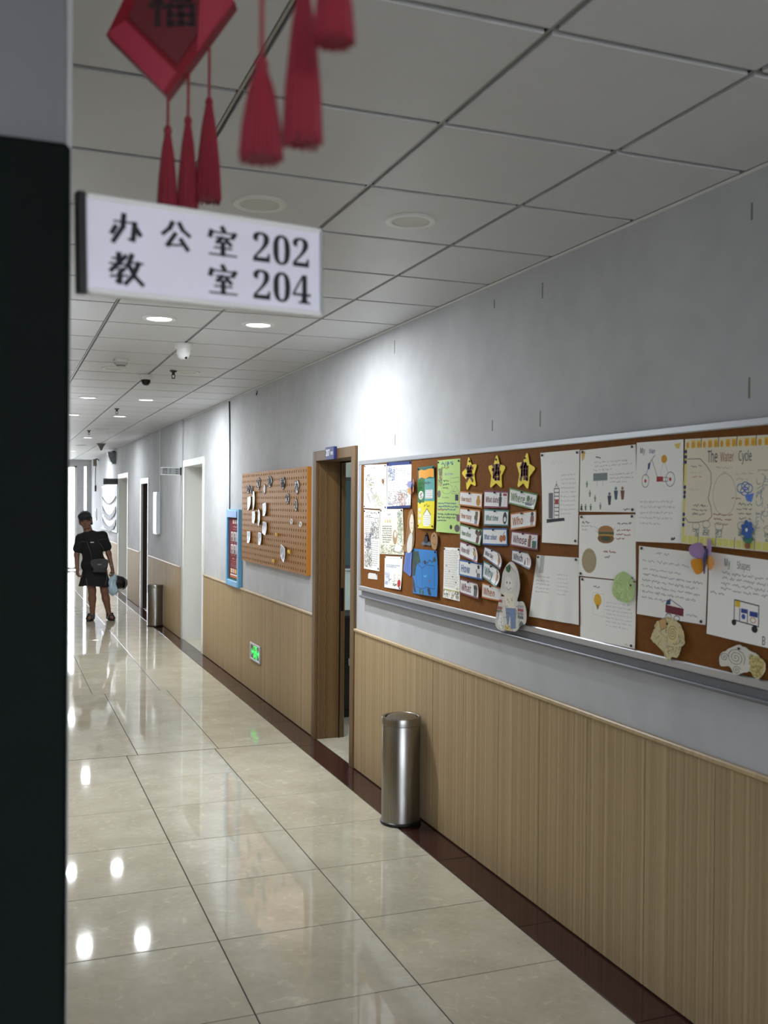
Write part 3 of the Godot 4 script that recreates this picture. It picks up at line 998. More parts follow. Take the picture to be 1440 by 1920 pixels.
	man.prism(PackedVector2Array([Vector2(-0.014, 0.016), Vector2(0.014, 0.02), Vector2(0.036, 0.0), Vector2(0.028, -0.006), Vector2(0.014, 0.004), Vector2(0.012, -0.012), Vector2(0.034, -0.03), Vector2(0.026, -0.054), Vector2(0.014, -0.052), Vector2(0.018, -0.034), Vector2(-0.002, -0.024), Vector2(-0.024, -0.05), Vector2(-0.038, -0.046), Vector2(-0.014, -0.014), Vector2(-0.016, 0.002), Vector2(-0.032, -0.006), Vector2(-0.038, 0.0)]), 0.008, 0.0095)
	var fig := put("running_man", man, glow, t)
	put("head", MB.new().prism(outline([Vector2(0.008, 0.048), Vector2(-0.006, 0.036), Vector2(0.008, 0.024), Vector2(0.022, 0.036)]), 0.008, 0.0095), glow, fig)
	put("door_mark", MB.new().span(Vector3(-0.056, -0.056, 0.008), Vector3(-0.048, 0.05, 0.0095)).span(Vector3(0.048, -0.056, 0.008), Vector3(0.056, 0.05, 0.0095)).span(Vector3(-0.056, 0.05, 0.008), Vector3(0.056, 0.056, 0.0095)), glow, t)
	for q in [-1.0, 1.0]:
		put("arrow", MB.new().prism(PackedVector2Array([Vector2(q * 0.142, 0), Vector2(q * 0.115, 0.03), Vector2(q * 0.115, 0.01), Vector2(q * 0.07, 0.01), Vector2(q * 0.07, -0.01), Vector2(q * 0.115, -0.01), Vector2(q * 0.115, -0.03)]), 0.008, 0.0095), glow, t)
	# projecting signs
	t = thing("room_sign", "grey projecting sign listing rooms 209, 211 and 213 above the white doorway", "sign", Vector3(XW - 0.022, 2.11, -12.66))
	put("bracket", MB.new().span(Vector3(-0.018, -0.05, -0.014), Vector3(0.0, 0.05, 0.014), 0.003), M.black, t)
	put("panel", MB.new().span(Vector3(-0.258, -0.044, -0.008), Vector3(-0.018, 0.044, 0.008), 0.002), mat(Color(0.55, 0.56, 0.58), 0.4), t)
	put("edge_strip", MB.new().span(Vector3(-0.26, 0.040, -0.011), Vector3(-0.018, 0.047, 0.011)).span(Vector3(-0.26, -0.047, -0.011), Vector3(-0.018, -0.040, 0.011)), M.white, t)
	for k in 3:
		var y: float = 0.025 - k * 0.0255
		put("numerals", text_mb(["209", "211", "213"][k], font_bold, 0.031, Vector3(-0.238, y, 0.0085), 1.15), M.black, t.get_child(1))
		put("character", strokes("gate", 0.02, Vector2(-0.155, y + 0.010), 0.008, 0.0086, 0.16, 0.18), M.black, t.get_child(1))
		put("arrow", MB.new().prism(PackedVector2Array([Vector2(-0.078, y + 0.008), Vector2(-0.064, y), Vector2(-0.05, y + 0.008), Vector2(-0.05, y + 0.001), Vector2(-0.064, y - 0.009), Vector2(-0.078, y + 0.001)]), 0.008, 0.0086), M.black, t.get_child(1))
	t = thing("room_sign", "dark green-grey projecting sign above the farthest white doorway", "sign", Vector3(XW - 0.022, 2.115, -19.95))
	put("bracket", MB.new().span(Vector3(-0.016, -0.055, -0.013), Vector3(0.0, 0.055, 0.013), 0.003), M.black, t)
	put("panel", MB.new().span(Vector3(-0.272, -0.05, -0.008), Vector3(-0.016, 0.055, 0.008), 0.002), mat(Color(0.24, 0.27, 0.26), 0.4), t)
	put("edge_strip", MB.new().span(Vector3(-0.274, -0.06, -0.011), Vector3(-0.016, -0.047, 0.011)), M.black, t)
	for k in 5:
		put("character", strokes(["gong", "gate", "shi", "jiao", "shi"][k], 0.034, Vector2(-0.235 + k * 0.042 + (0.01 if k > 1 else 0.0), 0.02), 0.008, 0.0088, 0.1, 0.14), M.black, t.get_child(1))
	# lit white box between the far doors
	t = on_wall("light_box", "slim white wall-mounted box beside the dark brown doorway", "box", -14.59, 1.255, XW - 0.022)
	put("case", MB.new().span(Vector3(-0.18, 0, 0), Vector3(0.18, 0.615, 0.052), 0.006), mat(Color(0.80, 0.83, 0.86), 0.35), t)
	put("front_panel", MB.new().span(Vector3(-0.155, 0.03, 0.050), Vector3(0.155, 0.585, 0.056), 0.003), mat(Color(0.92, 0.92, 0.92), 0.3), t)
	t = on_wall("conduit", "thin pale conduit on the wall above the slim white box", "conduit", -14.42, 1.87, XW - 0.022)
	put("pipe", MB.new().tube([Vector3(0, 0.0, 0.008), Vector3(0, 0.45, 0.008), Vector3(0, 0.885, 0.008)], 0.008, 8), M.white, t)
	# wall loudspeaker and a small camera housing close to the ceiling
	t = on_wall("wall_speaker", "grey wedge-shaped loudspeaker high on the far right wall", "speaker", -20.4, 2.47, XW - 0.022)
	var wedge := PackedVector2Array([Vector2(0, 0.0), Vector2(0.06, 0.0), Vector2(0.11, 0.06), Vector2(0.145, 0.15), Vector2(0.155, 0.235), Vector2(0.0, 0.235)])
	put("cabinet", MB.new().add(MB.new().prism(wedge, -0.12, 0.12), Transform3D(Basis(Vector3.BACK, Vector3.UP, Vector3.LEFT), Vector3.ZERO)), M.grey, t)
	put("grille", MB.new().patch(func(u, v): return Vector3(-0.11 + 0.22 * u, lerpf(0.232, 0.012, v), lerpf(0.157, 0.076, pow(v, 1.6))), 4, 10), mat(Color(0.80, 0.81, 0.82), 0.5), t)
	put("bracket", MB.new().span(Vector3(-0.03, 0.235, 0.0), Vector3(0.03, 0.26, 0.06), 0.003), M.black, t)
	t = on_wall("emergency_lamp", "small brown-grey lamp housing on a bracket high on the far wall", "lamp", -23.9, 2.54, XW - 0.022)
	put("housing", MB.new().span(Vector3(-0.05, 0.0, 0.05), Vector3(0.05, 0.16, 0.13), 0.006), mat(Color(0.45, 0.41, 0.34), 0.5), t)
	put("bracket", MB.new().tube([Vector3(0, 0.13, 0.0), Vector3(0, 0.17, 0.04), Vector3(0, 0.16, 0.085)], 0.012, 8), M.black, t)
	t = on_wall("dangling_cable", "loose black cable hanging near the end of the corridor", "cable", -24.6, 2.12, XW - 0.022)
	put("flex", MB.new().tube([Vector3(0.1, 0.58, 0.012), Vector3(0.04, 0.4, 0.014), Vector3(-0.04, 0.2, 0.014), Vector3(0.0, 0.03, 0.018), Vector3(0.06, -0.02, 0.02)], 0.009, 8), M.black, t)
	put("plug", MB.new().span(Vector3(0.03, -0.16, 0.002), Vector3(0.09, -0.01, 0.04), 0.008), M.black, t)
	t = on_wall("wall_switch", "slim white switch box near the end of the corridor", "switch", -24.4, 1.28, XW - 0.022)
	put("box", MB.new().span(Vector3(-0.1, 0, 0), Vector3(0.1, 0.27, 0.03), 0.004), M.white, t)
	put("key", MB.new().span(Vector3(-0.06, 0.05, 0.03), Vector3(0.06, 0.22, 0.036), 0.003), M.grey, t)
	# white board with paper chains
	t = on_wall("whiteboard", "large white display board on the far right wall", "board", -21.35, 1.15, XW - 0.022)
	put("panel", MB.new().span(Vector3(-1.5, 0, 0), Vector3(1.5, 0.88, 0.018)), mat(Color(0.88, 0.88, 0.88), 0.65), t)
	var wf := MB.new()
	wf.span(Vector3(-1.53, -0.03, 0), Vector3(1.53, 0, 0.028), 0.003).span(Vector3(-1.53, 0.88, 0), Vector3(1.53, 0.91, 0.028), 0.003)
	wf.span(Vector3(-1.53, 0, 0), Vector3(-1.5, 0.88, 0.028), 0.003).span(Vector3(1.5, 0, 0), Vector3(1.53, 0.88, 0.028), 0.003)
	put("frame", wf, M.alu, t)
	var names := ["topmost thin dark garland on the white display board", "middle garland of dark paper tags on the white board", "lowest garland of dark paper tags on the white board"]
	var ys := [[0.67, 0.53, 0.67], [0.47, 0.29, 0.46], [0.22, 0.05, 0.22]]
	for gi in 3:
		var gt := on_wall("garland", names[gi], "garland", -21.35, 1.15, XW - 0.043, "garlands on the white board")
		var pts := []
		for k in 25:
			var u := k / 24.0
			var s := 1.0 - pow(2 * u - 1, 2)
			pts.append(Vector3(-1.4 + 2.8 * u, lerpf(ys[gi][0], ys[gi][1], s), 0.011))
		put("cord", MB.new().tube(pts, 0.010 if gi == 0 else 0.007, 6), M.dark, gt)
		for k in range(1, 24):
			if gi == 0 and k % 2:
				continue
			var s := 0.105 if gi else 0.04
			var hh := (0.095 if gi else 0.045) * (0.8 + 0.35 * absf(sin(k * 2.3)))
			put("tag", MB.new().span(Vector3(-s / 2, -hh, -0.002), Vector3(s / 2, 0.004, 0.002)), M.dark if (k * 7) % 3 else mat(Color(0.22, 0.20, 0.26), 0.6), gt, pts[k] + Vector3(0, 0, 0.006))

func build_pegboard() -> void:
	var t := on_wall("pegboard", "orange-brown perforated metal board on the wall between door and blue showcase", "board", -8.17, 1.185, XW - 0.0006)
	var paint := mat(Color(0.62, 0.41, 0.075), 0.4, 0.5, 0.3)
	var W := 2.12
	var Hh := 0.805
	var dp := 0.032
	var nx := 33
	var ny := 16
	var m := MB.new()
	var fx := W / nx
	var fy := Hh / ny
	var hx := 0.0088
	var hy := 0.0095
	for i in nx:
		for j in ny:
			var c := Vector3(-W / 2 + (i + 0.5) * fx, (j + 0.5) * fy, dp)
			var x0 := c.x - fx / 2
			var x1 := c.x + fx / 2
			var y0 := c.y - fy / 2
			var y1 := c.y + fy / 2
			m.quad(Vector3(x0, y0, dp), Vector3(x1, y0, dp), Vector3(x1, c.y - hy, dp), Vector3(x0, c.y - hy, dp))
			m.quad(Vector3(x0, c.y + hy, dp), Vector3(x1, c.y + hy, dp), Vector3(x1, y1, dp), Vector3(x0, y1, dp))
			m.quad(Vector3(x0, c.y - hy, dp), Vector3(c.x - hx, c.y - hy, dp), Vector3(c.x - hx, c.y + hy, dp), Vector3(x0, c.y + hy, dp))
			m.quad(Vector3(c.x + hx, c.y - hy, dp), Vector3(x1, c.y - hy, dp), Vector3(x1, c.y + hy, dp), Vector3(c.x + hx, c.y + hy, dp))
			var b := dp - 0.004
			var a1 := Vector3(c.x - hx, c.y - hy, dp)
			var a2 := Vector3(c.x + hx, c.y - hy, dp)
			var a3 := Vector3(c.x + hx, c.y + hy, dp)
			var a4 := Vector3(c.x - hx, c.y + hy, dp)
			var k := Vector3(0, 0, b - dp)
			m.oq(a1, a2, a2 + k, a1 + k, Vector3.UP)
			m.oq(a3, a4, a4 + k, a3 + k, Vector3.DOWN)
			m.oq(a2, a3, a3 + k, a2 + k, Vector3.LEFT)
			m.oq(a4, a1, a1 + k, a4 + k, Vector3.RIGHT)
	put("perforated_panel", m, paint, t)
	put("flange", MB.new().span(Vector3(-W / 2 - 0.004, -0.004, 0), Vector3(-W / 2, Hh + 0.004, dp)).span(Vector3(W / 2, -0.004, 0), Vector3(W / 2 + 0.004, Hh + 0.004, dp)).span(Vector3(-W / 2, -0.004, 0), Vector3(W / 2, 0, dp)).span(Vector3(-W / 2, Hh, 0), Vector3(W / 2, Hh + 0.004, dp)), mat(Color(0.68, 0.42, 0.06), 0.4), t)
	put("back_sheet", MB.new().span(Vector3(-W / 2, 0, 0), Vector3(W / 2, Hh, 0.004)), mat(Color(0.22, 0.13, 0.05), 0.7), t)
	# photographs held by magnets
	var looks := []
	for s in 3:
		var p := Pad.new(96, 96, [Color(0.62, 0.62, 0.64), Color(0.5, 0.5, 0.53), Color(0.7, 0.69, 0.68)][s], 40 + s)
		for k in 5:
			p.oval(p.g.randf_range(15, 85), p.g.randf_range(30, 80), p.g.randf_range(6, 13), p.g.randf_range(10, 24), [Color(0.12, 0.12, 0.15), Color(0.25, 0.22, 0.22), Color(0.82, 0.8, 0.8), Color(0.32, 0.35, 0.42)][p.g.randi() % 4])
		p.doodle(8, 20, 84, 70, 24, [Color(0.1, 0.1, 0.12), Color(0.85, 0.85, 0.87), Color(0.4, 0.36, 0.35)], 3.0, 14.0)
		for q in [[0, 0, 100, 5], [0, 95, 100, 5], [0, 0, 6, 100], [94, 0, 6, 100]]:
			p.rect(q[0], q[1], q[2], q[3], Color(0.95, 0.95, 0.94))
		looks.append(paper_mat(p.tex(), 0.3))
	var ph := [
		[-9.01, 1.768, -8.848, 1.781, -8.858, 1.667, -9.007, 1.65, 2, "photo print tilted at the left of the pegboard beside a narrow one"],
		[-8.823, 1.824, -8.706, 1.823, -8.701, 1.656, -8.818, 1.658, 2, "narrow upright photo print near the top left of the pegboard"],
		[-8.831, 1.642, -8.675, 1.644, -8.684, 1.532, -8.828, 1.545, 2, "pale curling photo print below the narrow one on the pegboard"],
		[-8.599, 1.669, -8.498, 1.652, -8.507, 1.518, -8.62, 1.534, 0, "slanted narrow photo print left of the pegboard centre"],
		[-8.446, 1.712, -8.288, 1.724, -8.292, 1.609, -8.443, 1.607, 1, "dark photo print under the pegboard's round tag"],
		[-8.434, 1.559, -8.266, 1.553, -8.275, 1.443, -8.456, 1.456, 1, "dark photo print in the middle of the pegboard"],
		[-9.015, 1.458, -8.852, 1.459, -8.862, 1.355, -9.017, 1.352, 0, "photo print at the lower left of the pegboard"],
		[-8.593, 1.461, -8.444, 1.459, -8.453, 1.353, -8.602, 1.353, 1, "photo print at the lower middle of the pegboard"],
		[-7.836, 1.387, -7.668, 1.361, -7.685, 1.246, -7.848, 1.291, 1, "tilted white-edged photo print alone at the lower right of the pegboard"],
	]
	for q in ph:
		sheet("photo_print", q[9], "photo", q.slice(0, 8), XW - dp - 0.001, looks[q[8]], {"tr": 0.012, "br": 0.02, "bow": 0.004}, "photo prints on the pegboard")
	# cut-out characters with a white edge
	var st := [[-9.041, 1.884, -8.916, 1.813, "yu", "first white-edged character cutout from the left on the pegboard"], [-8.645, 1.94, -8.534, 1.843, "shi", "second white-edged character cutout along the pegboard top"], [-8.266, 1.95, -8.125, 1.856, "corner", "third white-edged character cutout along the pegboard top"], [-7.84, 1.931, -7.716, 1.837, "fu", "fourth white-edged character cutout along the pegboard top"], [-7.433, 1.898, -7.315, 1.798, "ban", "rightmost white-edged character cutout along the pegboard top"], [-8.891, 1.869, -8.796, 1.793, "yu", "small character cutout above the narrow photo on the pegboard"], [-7.69, 1.792, -7.586, 1.72, "shi", "pale character cutout right of the pegboard centre"], [-7.438, 1.748, -7.359, 1.66, "gong", "slim character cutout below the rightmost one on the pegboard"]]
	for s in st:
		var w: float = s[2] - s[0]
		var hh: float = s[1] - s[3]
		var o := on_wall("character_cutout", s[5], "cutout", (s[0] + s[2]) / 2, (s[1] + s[3]) / 2, XW - dp, "character cutouts on the pegboard")
		var edge := MB.new()
		var pts := PackedVector2Array()
		for k in 18:
			var a := TAU * k / 18
			var r := 1.0 + 0.10 * sin(a * 3.0 + w * 50) + 0.08 * cos(a * 5.0)
			pts.append(Vector2(cos(a) * w * 0.54 * r, sin(a) * hh * 0.54 * r))
		edge.prism(pts, 0.0, 0.004)
		put("dark_edge", edge, M.black, o)
		var white := PackedVector2Array()
		for q in pts:
			white.append(q * 0.84)
		put("white_edge", MB.new().prism(white, 0.003, 0.0055), M.plastic, o)
		var gl := strokes(s[4], 1.0, Vector2(-0.5, 0.5), 0.005, 0.0068, 0.12, 0.17)
		put("character", MB.new().add(gl, Transform3D(Basis.from_scale(Vector3(w * 0.84, hh * 0.84, 1)), Vector3.ZERO)), M.dark, o)
	var tag := on_wall("round_tag", "oval white tag with a dark rim near the top of the pegboard", "tag", -8.378, 1.84, XW - dp)
	put("rim", MB.new().add(MB.new().lathe([Vector2(0, 0.004), Vector2(0.041, 0.003), Vector2(0.041, 0.0)].map(func(q): return Vector2(q.x, -q.y)), 24), Transform3D(Basis(Vector3.RIGHT, Vector3.FORWARD, Vector3.UP) * Basis.from_scale(Vector3(1, 1, 1.1)), Vector3.ZERO)), M.black, tag)
	put("face", MB.new().add(MB.new().lathe([Vector2(0, 0.006), Vector2(0.034, 0.005), Vector2(0.034, 0.003)].map(func(q): return Vector2(q.x, -q.y)), 24), Transform3D(Basis(Vector3.RIGHT, Vector3.FORWARD, Vector3.UP) * Basis.from_scale(Vector3(1, 1, 1.1)), Vector3.ZERO)), M.plastic, tag)
	var oo := [[-7.515, 1.577, "left of the two small white oval rings on the pegboard"], [-7.267, 1.56, "right of the two small white oval rings on the pegboard"]]
	for q in oo:
		var o := on_wall("oval_ring", q[2], "ring", q[0], q[1], XW - dp, "oval rings on the pegboard")
		var pts := []
		for k in 21:
			pts.append(Vector3(cos(TAU * k / 20) * 0.026, sin(TAU * k / 20) * 0.017, 0.004))
		put("loop", MB.new().tube(pts, 0.006, 6, false), M.plastic, o)
	var yy := [[-7.946, 1.46, "yellow magnet clip near the middle of the pegboard"], [-7.56, 1.338, "yellow magnet clip right of the tilted photo on the pegboard"], [-8.034, 1.238, "yellow magnet clip at the bottom of the pegboard"]]
	for q in yy:
		var o := on_wall("magnet_clip", q[2], "clip", q[0], q[1], XW - dp, "magnet clips on the pegboard")
		put("base", MB.new().box(Vector3(0, 0, 0.006), Vector3(0.03, 0.03, 0.012), 0.004), mat(Color(0.82, 0.66, 0.30), 0.4), o)
		put("lever", MB.new().box(Vector3(0, 0.004, 0.016), Vector3(0.018, 0.026, 0.01), 0.003), mat(Color(0.86, 0.74, 0.40), 0.4), o)

# ------------------------------------------------------------------ paper on the walls
# q: z, y of the four corners from the top left, clockwise; x: plane it hangs on; how: lift of corners, bow, ripple
func surface_of(q: Array, how: Dictionary) -> Callable:
	var zc: float = (q[0] + q[2] + q[4] + q[6]) / 4.0
	var yc: float = (q[1] + q[3] + q[5] + q[7]) / 4.0
	var A := Vector2(q[0] - zc, q[1] - yc)
	var B := Vector2(q[2] - zc, q[3] - yc)
	var C := Vector2(q[4] - zc, q[5] - yc)
	var D := Vector2(q[6] - zc, q[7] - yc)
	var tl: float = how.get("tl", 0.0)
	var tr: float = how.get("tr", 0.0)
	var br: float = how.get("br", 0.0)
	var bl: float = how.get("bl", 0.0)
	var bow: float = how.get("bow", 0.003)
	var rip: float = how.get("ripple", 0.0)
	var off: float = how.get("off", 0.0015)
	return func(u: float, v: float) -> Vector3:
		var p := A.lerp(B, u).lerp(D.lerp(C, u), v)
		var w := off + bow * sin(PI * u) * (0.35 + 0.65 * v) + rip * (0.5 + 0.5 * sin(u * 19.0 + 1.0)) * v
		w += tl * pow((1 - u) * (1 - v), 2.0) + tr * pow(u * (1 - v), 2.0) + br * pow(u * v, 2.0) + bl * pow((1 - u) * v, 2.0)
		return Vector3(p.x, p.y, w)

func sheet(called: String, label: String, category: String, q: Array, x: float, m: Material, how := {}, group := "", pins := 0) -> Node3D:
	var zc: float = (q[0] + q[2] + q[4] + q[6]) / 4.0
	var yc: float = (q[1] + q[3] + q[5] + q[7]) / 4.0
	var t := on_wall(called, label, category, zc, yc, x, group)
	var f := surface_of(q, how)
	var back := func(u: float, v: float) -> Vector3: return f.call(u, v) - Vector3(0, 0, 0.0008)
	put("paper", MB.new().patch(f, 12, 12).patch(back, 12, 12, true), m, t)
	for k in pins:
		var uv: Vector2 = [Vector2(0.05, 0.03), Vector2(0.95, 0.03), Vector2(0.95, 0.96), Vector2(0.05, 0.96)][k]
		var p: Vector3 = f.call(uv.x, uv.y)
		put("pin", pin_mesh, M.pin, t, Vector3(p.x, p.y, p.z - 0.0005))
	t.set_meta("surf", f)
	return t

var pin_mesh: ArrayMesh

# lettering that follows a sheet; u, v of its left middle, height as share of the sheet
func write(t: Node3D, text: String, q: Array, u: float, v: float, tall: float, c: Material, font: Font, stretch := 1.0, lift := 0.0004) -> void:
	var f: Callable = t.get_meta("surf")
	var W := Vector2(q[0], q[1]).distance_to(Vector2(q[2], q[3]))
	var Hh := Vector2(q[0], q[1]).distance_to(Vector2(q[6], q[7]))
	var p := letters(text, font, 0.0, 4.0)
	var m := MB.new()
	for i in range(0, p.size(), 3):
		var r := []
		for k in 3:
			var uu: float = u + p[i + k].x * tall * Hh / W * stretch
			var vv: float = v - p[i + k].y * tall
			r.append(f.call(uu, vv) + Vector3(0, 0, lift))
		m.tri(r[0], r[2], r[1])
	put("lettering", m, c, t)

func build_board() -> void:
	pin_mesh = MB.new().add(MB.new().lathe([Vector2(0, -0.006), Vector2(0.005, -0.0055), Vector2(0.0055, -0.003), Vector2(0.003, 0.0)], 10), Transform3D(Basis(Vector3.RIGHT, Vector3.FORWARD, Vector3.UP), Vector3.ZERO)).mesh()
	var z0 := -5.985
	var z1 := -1.75
	var zc := (z0 + z1) / 2
	var hw := (z1 - z0) / 2
	var t := on_wall("notice_board", "long cork notice board in an aluminium frame covered with children's work", "notice board", zc, 1.165)
	var cork := mat(Color.WHITE, 0.85, 0.0, 0.3)
	world_tex(cork, mottled(256, Color(0.435, 0.265, 0.10), Color(0.51, 0.32, 0.128), 0.06, 51, 1.3), 1.6)
	put("cork_panel", MB.new().span(Vector3(-hw + 0.03, 0.03, 0), Vector3(hw - 0.03, 0.80, 0.022)), cork, t)
	put("top_rail", MB.new().span(Vector3(-hw, 0.80, 0), Vector3(hw, 0.827, 0.03), 0.004), M.alu, t)
	put("bottom_rail", MB.new().span(Vector3(-hw, 0.006, 0), Vector3(hw, 0.036, 0.03), 0.004), M.alu, t)
	put("side_rail", MB.new().span(Vector3(-hw, 0.036, 0), Vector3(-hw + 0.04, 0.80, 0.03), 0.004), M.alu, t)
	put("side_rail", MB.new().span(Vector3(hw - 0.04, 0.036, 0), Vector3(hw, 0.80, 0.03), 0.004), M.alu, t)
	put("ledge", MB.new().span(Vector3(-hw + 0.06, -0.03, 0), Vector3(hw - 0.06, 0.006, 0.022), 0.003).span(Vector3(-hw + 0.06, -0.034, 0.018), Vector3(hw - 0.06, -0.022, 0.042), 0.003), mat(Color(0.48, 0.49, 0.51), 0.5, 0.6), t)
	board_papers()
	board_cards()
	board_cutouts()

const XB := 2.143

func board_papers() -> void:
	var W := Color(0.955, 0.95, 0.93)
	var ink := Color(0.25, 0.26, 0.33)
	var soft := Color(0.58, 0.59, 0.62)
	var pal := [Color(0.55, 0.5, 0.4), Color(0.75, 0.68, 0.5), Color(0.5, 0.55, 0.62), Color(0.62, 0.66, 0.52)]
	var gr := "children's sheets on the notice board"
	# A1
	var p := Pad.new(256, 180, W, 1)
	p.bold = 1.25
	p.deep = 0.22
	p.scrawl(25, 7, 45, 1, 4, 4.0, ink, 1.6)
	p.scrawl(50, 20, 45, 11, 4.4, 1.8, Color(0.35, 0.36, 0.42), 1.1)
	p.doodle(8, 22, 40, 45, 60, pal, 1.2, 9.0)
	for k in 12:
		p.path([Vector2(10 + k, 62 + k * 2), Vector2(24 + k, 74 + k * 1.3), Vector2(44, 70 + k), Vector2(60, 62 + k)], 1.0, Color(0.5, 0.5, 0.48))
	p.doodle(40, 70, 55, 26, 26, [Color(0.86, 0.80, 0.6), Color(0.8, 0.83, 0.7)], 2.0, 9.0)
	p.oval(85, 38, 5, 5, Color(0.62, 0.42, 0.2))
	p.doodle(80, 32, 12, 14, 10, [Color(0.4, 0.25, 0.15)], 1.5, 6.0)
	sheet("story_sheet", "white handwritten story sheet at the far top corner of the notice board", "paper", [-5.899, 1.964, -5.51, 1.956, -5.498, 1.689, -5.892, 1.693], XB, paper_mat(p.tex()), {"bow": 0.003, "bl": 0.004}, gr, 4)
	# A2 with its blue backing
	p = Pad.new(256, 180, Color(0.90, 0.90, 0.90), 2)
	p.bold = 1.25
	p.deep = 0.22
	p.scrawl(38, 6, 44, 6, 4.6, 1.8, Color(0.42, 0.44, 0.52), 1.0)
	p.doodle(5, 8, 30, 32, 40, [Color(0.35, 0.42, 0.66), Color(0.7, 0.66, 0.5), Color(0.5, 0.6, 0.7)], 1.6, 10.0)
	p.swirl(27, 28, 10, Color(0.25, 0.33, 0.60), 2.0, 3.0)
	p.scrawl(15, 45, 42, 4, 5, 1.8, Color(0.35, 0.36, 0.42), 1.1)
	p.doodle(4, 62, 92, 34, 90, [Color(0.75, 0.74, 0.76), Color(0.66, 0.70, 0.64), Color(0.78, 0.62, 0.55), Color(0.62, 0.64, 0.76)], 1.3, 10.0)
	p.doodle(52, 70, 26, 26, 22, [Color(0.80, 0.50, 0.40)], 1.6, 12.0)
	p.doodle(76, 22, 22, 45, 26, [Color(0.5, 0.52, 0.58)], 1.1, 8.0)
	p.rect(0, 0, 100, 7, Color(0.14, 0.20, 0.42))
	p.rect(0, 95, 100, 5, Color(0.14, 0.20, 0.42))
	p.rect(0, 0, 1.2, 100, Color(0.14, 0.20, 0.42))
	sheet("story_sheet", "illustrated story sheet with navy bands at its top and bottom", "paper", [-5.504, 1.965, -5.126, 1.961, -5.118, 1.701, -5.498, 1.691], XB, paper_mat(p.tex()), {"bow": 0.004, "br": 0.008}, gr, 2)
	# A3
	p = Pad.new(180, 256, W, 3)
	p.bold = 1.25
	p.deep = 0.22
	p.scrawl(15, 5, 70, 2, 5, 4.0, ink, 1.3)
	p.rect(4, 12.5, 92, 0.8, ink)
	p.scrawl(4, 16, 40, 12, 3.2, 1.6, ink, 1.0)
	p.doodle(44, 15, 52, 32, 60, [Color(0.5, 0.5, 0.52), Color(0.7, 0.68, 0.6), Color(0.35, 0.35, 0.38)], 1.2, 12.0)
	p.doodle(4, 40, 44, 24, 70, [Color(0.32, 0.32, 0.42), Color(0.55, 0.55, 0.6)], 1.4, 9.0)
	p.scrawl(45, 52, 50, 12, 3.6, 1.6, ink, 1.0)
	p.doodle(4, 64, 50, 32, 60, [Color(0.72, 0.70, 0.45), Color(0.6, 0.62, 0.6), Color(0.3, 0.3, 0.34)], 1.3, 12.0)
	p.oval(72, 36, 12, 8, Color(0.45, 0.45, 0.46), 1.3)
	p.oval(38, 82, 12, 9, Color(0.45, 0.45, 0.46), 1.3)
	sheet("story_sheet", "narrow tall comic-style sheet at the far edge of the notice board", "paper", [-5.895, 1.685, -5.615, 1.68, -5.614, 1.313, -5.887, 1.313], XB, paper_mat(p.tex()), {"bow": 0.003}, gr, 3)
	# A4
	p = Pad.new(256, 180, Color(0.90, 0.89, 0.82), 4)
	p.bold = 1.25
	p.deep = 0.22
	p.scrawl(30, 12, 28, 1, 4, 6.0, Color(0.38, 0.50, 0.60), 1.8)
	for k in 3:
		p.oval(25 + k * 10, 27, 3.5, 4, [Color(0.80, 0.76, 0.45), Color(0.78, 0.66, 0.55), Color(0.70, 0.74, 0.50)][k])
	p.scrawl(10, 38, 46, 8, 5, 2.0, Color(0.33, 0.34, 0.36), 1.2)
	p.doodle(76, 4, 22, 90, 90, [Color(0.70, 0.76, 0.55), Color(0.78, 0.78, 0.6), Color(0.6, 0.66, 0.72)], 1.6, 9.0)
	p.oval(66, 62, 9, 16, Color(0.66, 0.55, 0.42))
	p.oval(67, 56, 4.5, 7, Color(0.92, 0.88, 0.84))
	p.doodle(4, 80, 92, 18, 70, [Color(0.74, 0.74, 0.56), Color(0.84, 0.82, 0.72), Color(0.6, 0.6, 0.5)], 1.5, 9.0)
	p.oval(78, 86, 14, 8, Color(0.93, 0.91, 0.88))
	sheet("story_sheet", "cream sheet with a green leafy margin and a brown-haired figure", "paper", [-5.608, 1.688, -5.237, 1.693, -5.227, 1.431, -5.609, 1.419], XB, paper_mat(p.tex()), {"bow": 0.003, "tr": 0.004}, gr, 2)
	# A5
	p = Pad.new(256, 180, W, 5)
	p.scrawl(20, 7, 70, 1, 4, 2.0, soft, 1.2)
	for k in 9:
		p.line(Vector2(6, 12 + k * 4.4), Vector2(94, 14 + k * 4.4), 1.0, Color(0.78, 0.80, 0.84))
	p.scrawl(8, 28, 84, 2, 5, 2.4, Color(0.32, 0.36, 0.55), 1.5)
	p.doodle(4, 50, 30, 40, 60, [Color(0.55, 0.62, 0.75), Color(0.65, 0.7, 0.78)], 1.5, 8.0)
	p.doodle(40, 55, 40, 30, 20, [Color(0.55, 0.52, 0.5)], 1.2, 9.0)
	p.line(Vector2(30, 76), Vector2(44, 70), 2.5, Color(0.2, 0.22, 0.35))
	p.doodle(54, 84, 24, 8, 12, [Color(0.1, 0.12, 0.12), Color(0.2, 0.35, 0.2)], 2.5, 5.0)
	p.oval(88, 82, 9, 12, Color(0.72, 0.14, 0.14))
	p.oval(86, 62, 8, 6, Color(0.78, 0.66, 0.5), 2.0)
	sheet("story_sheet", "small ruled sheet with a bright red drawing in its lower corner", "paper", [-5.526, 1.41, -5.243, 1.42, -5.252, 1.232, -5.528, 1.224], XB, paper_mat(p.tex()), {"bow": 0.004, "br": 0.008}, gr, 3)
	sheet("paper_strip", "small blank paper strip at the far lower corner of the notice board", "paper", [-5.81, 1.292, -5.649, 1.295, -5.648, 1.26, -5.812, 1.255], XB, mat(Color(0.86, 0.85, 0.83), 0.7), {"bow": 0.002}, gr, 2)
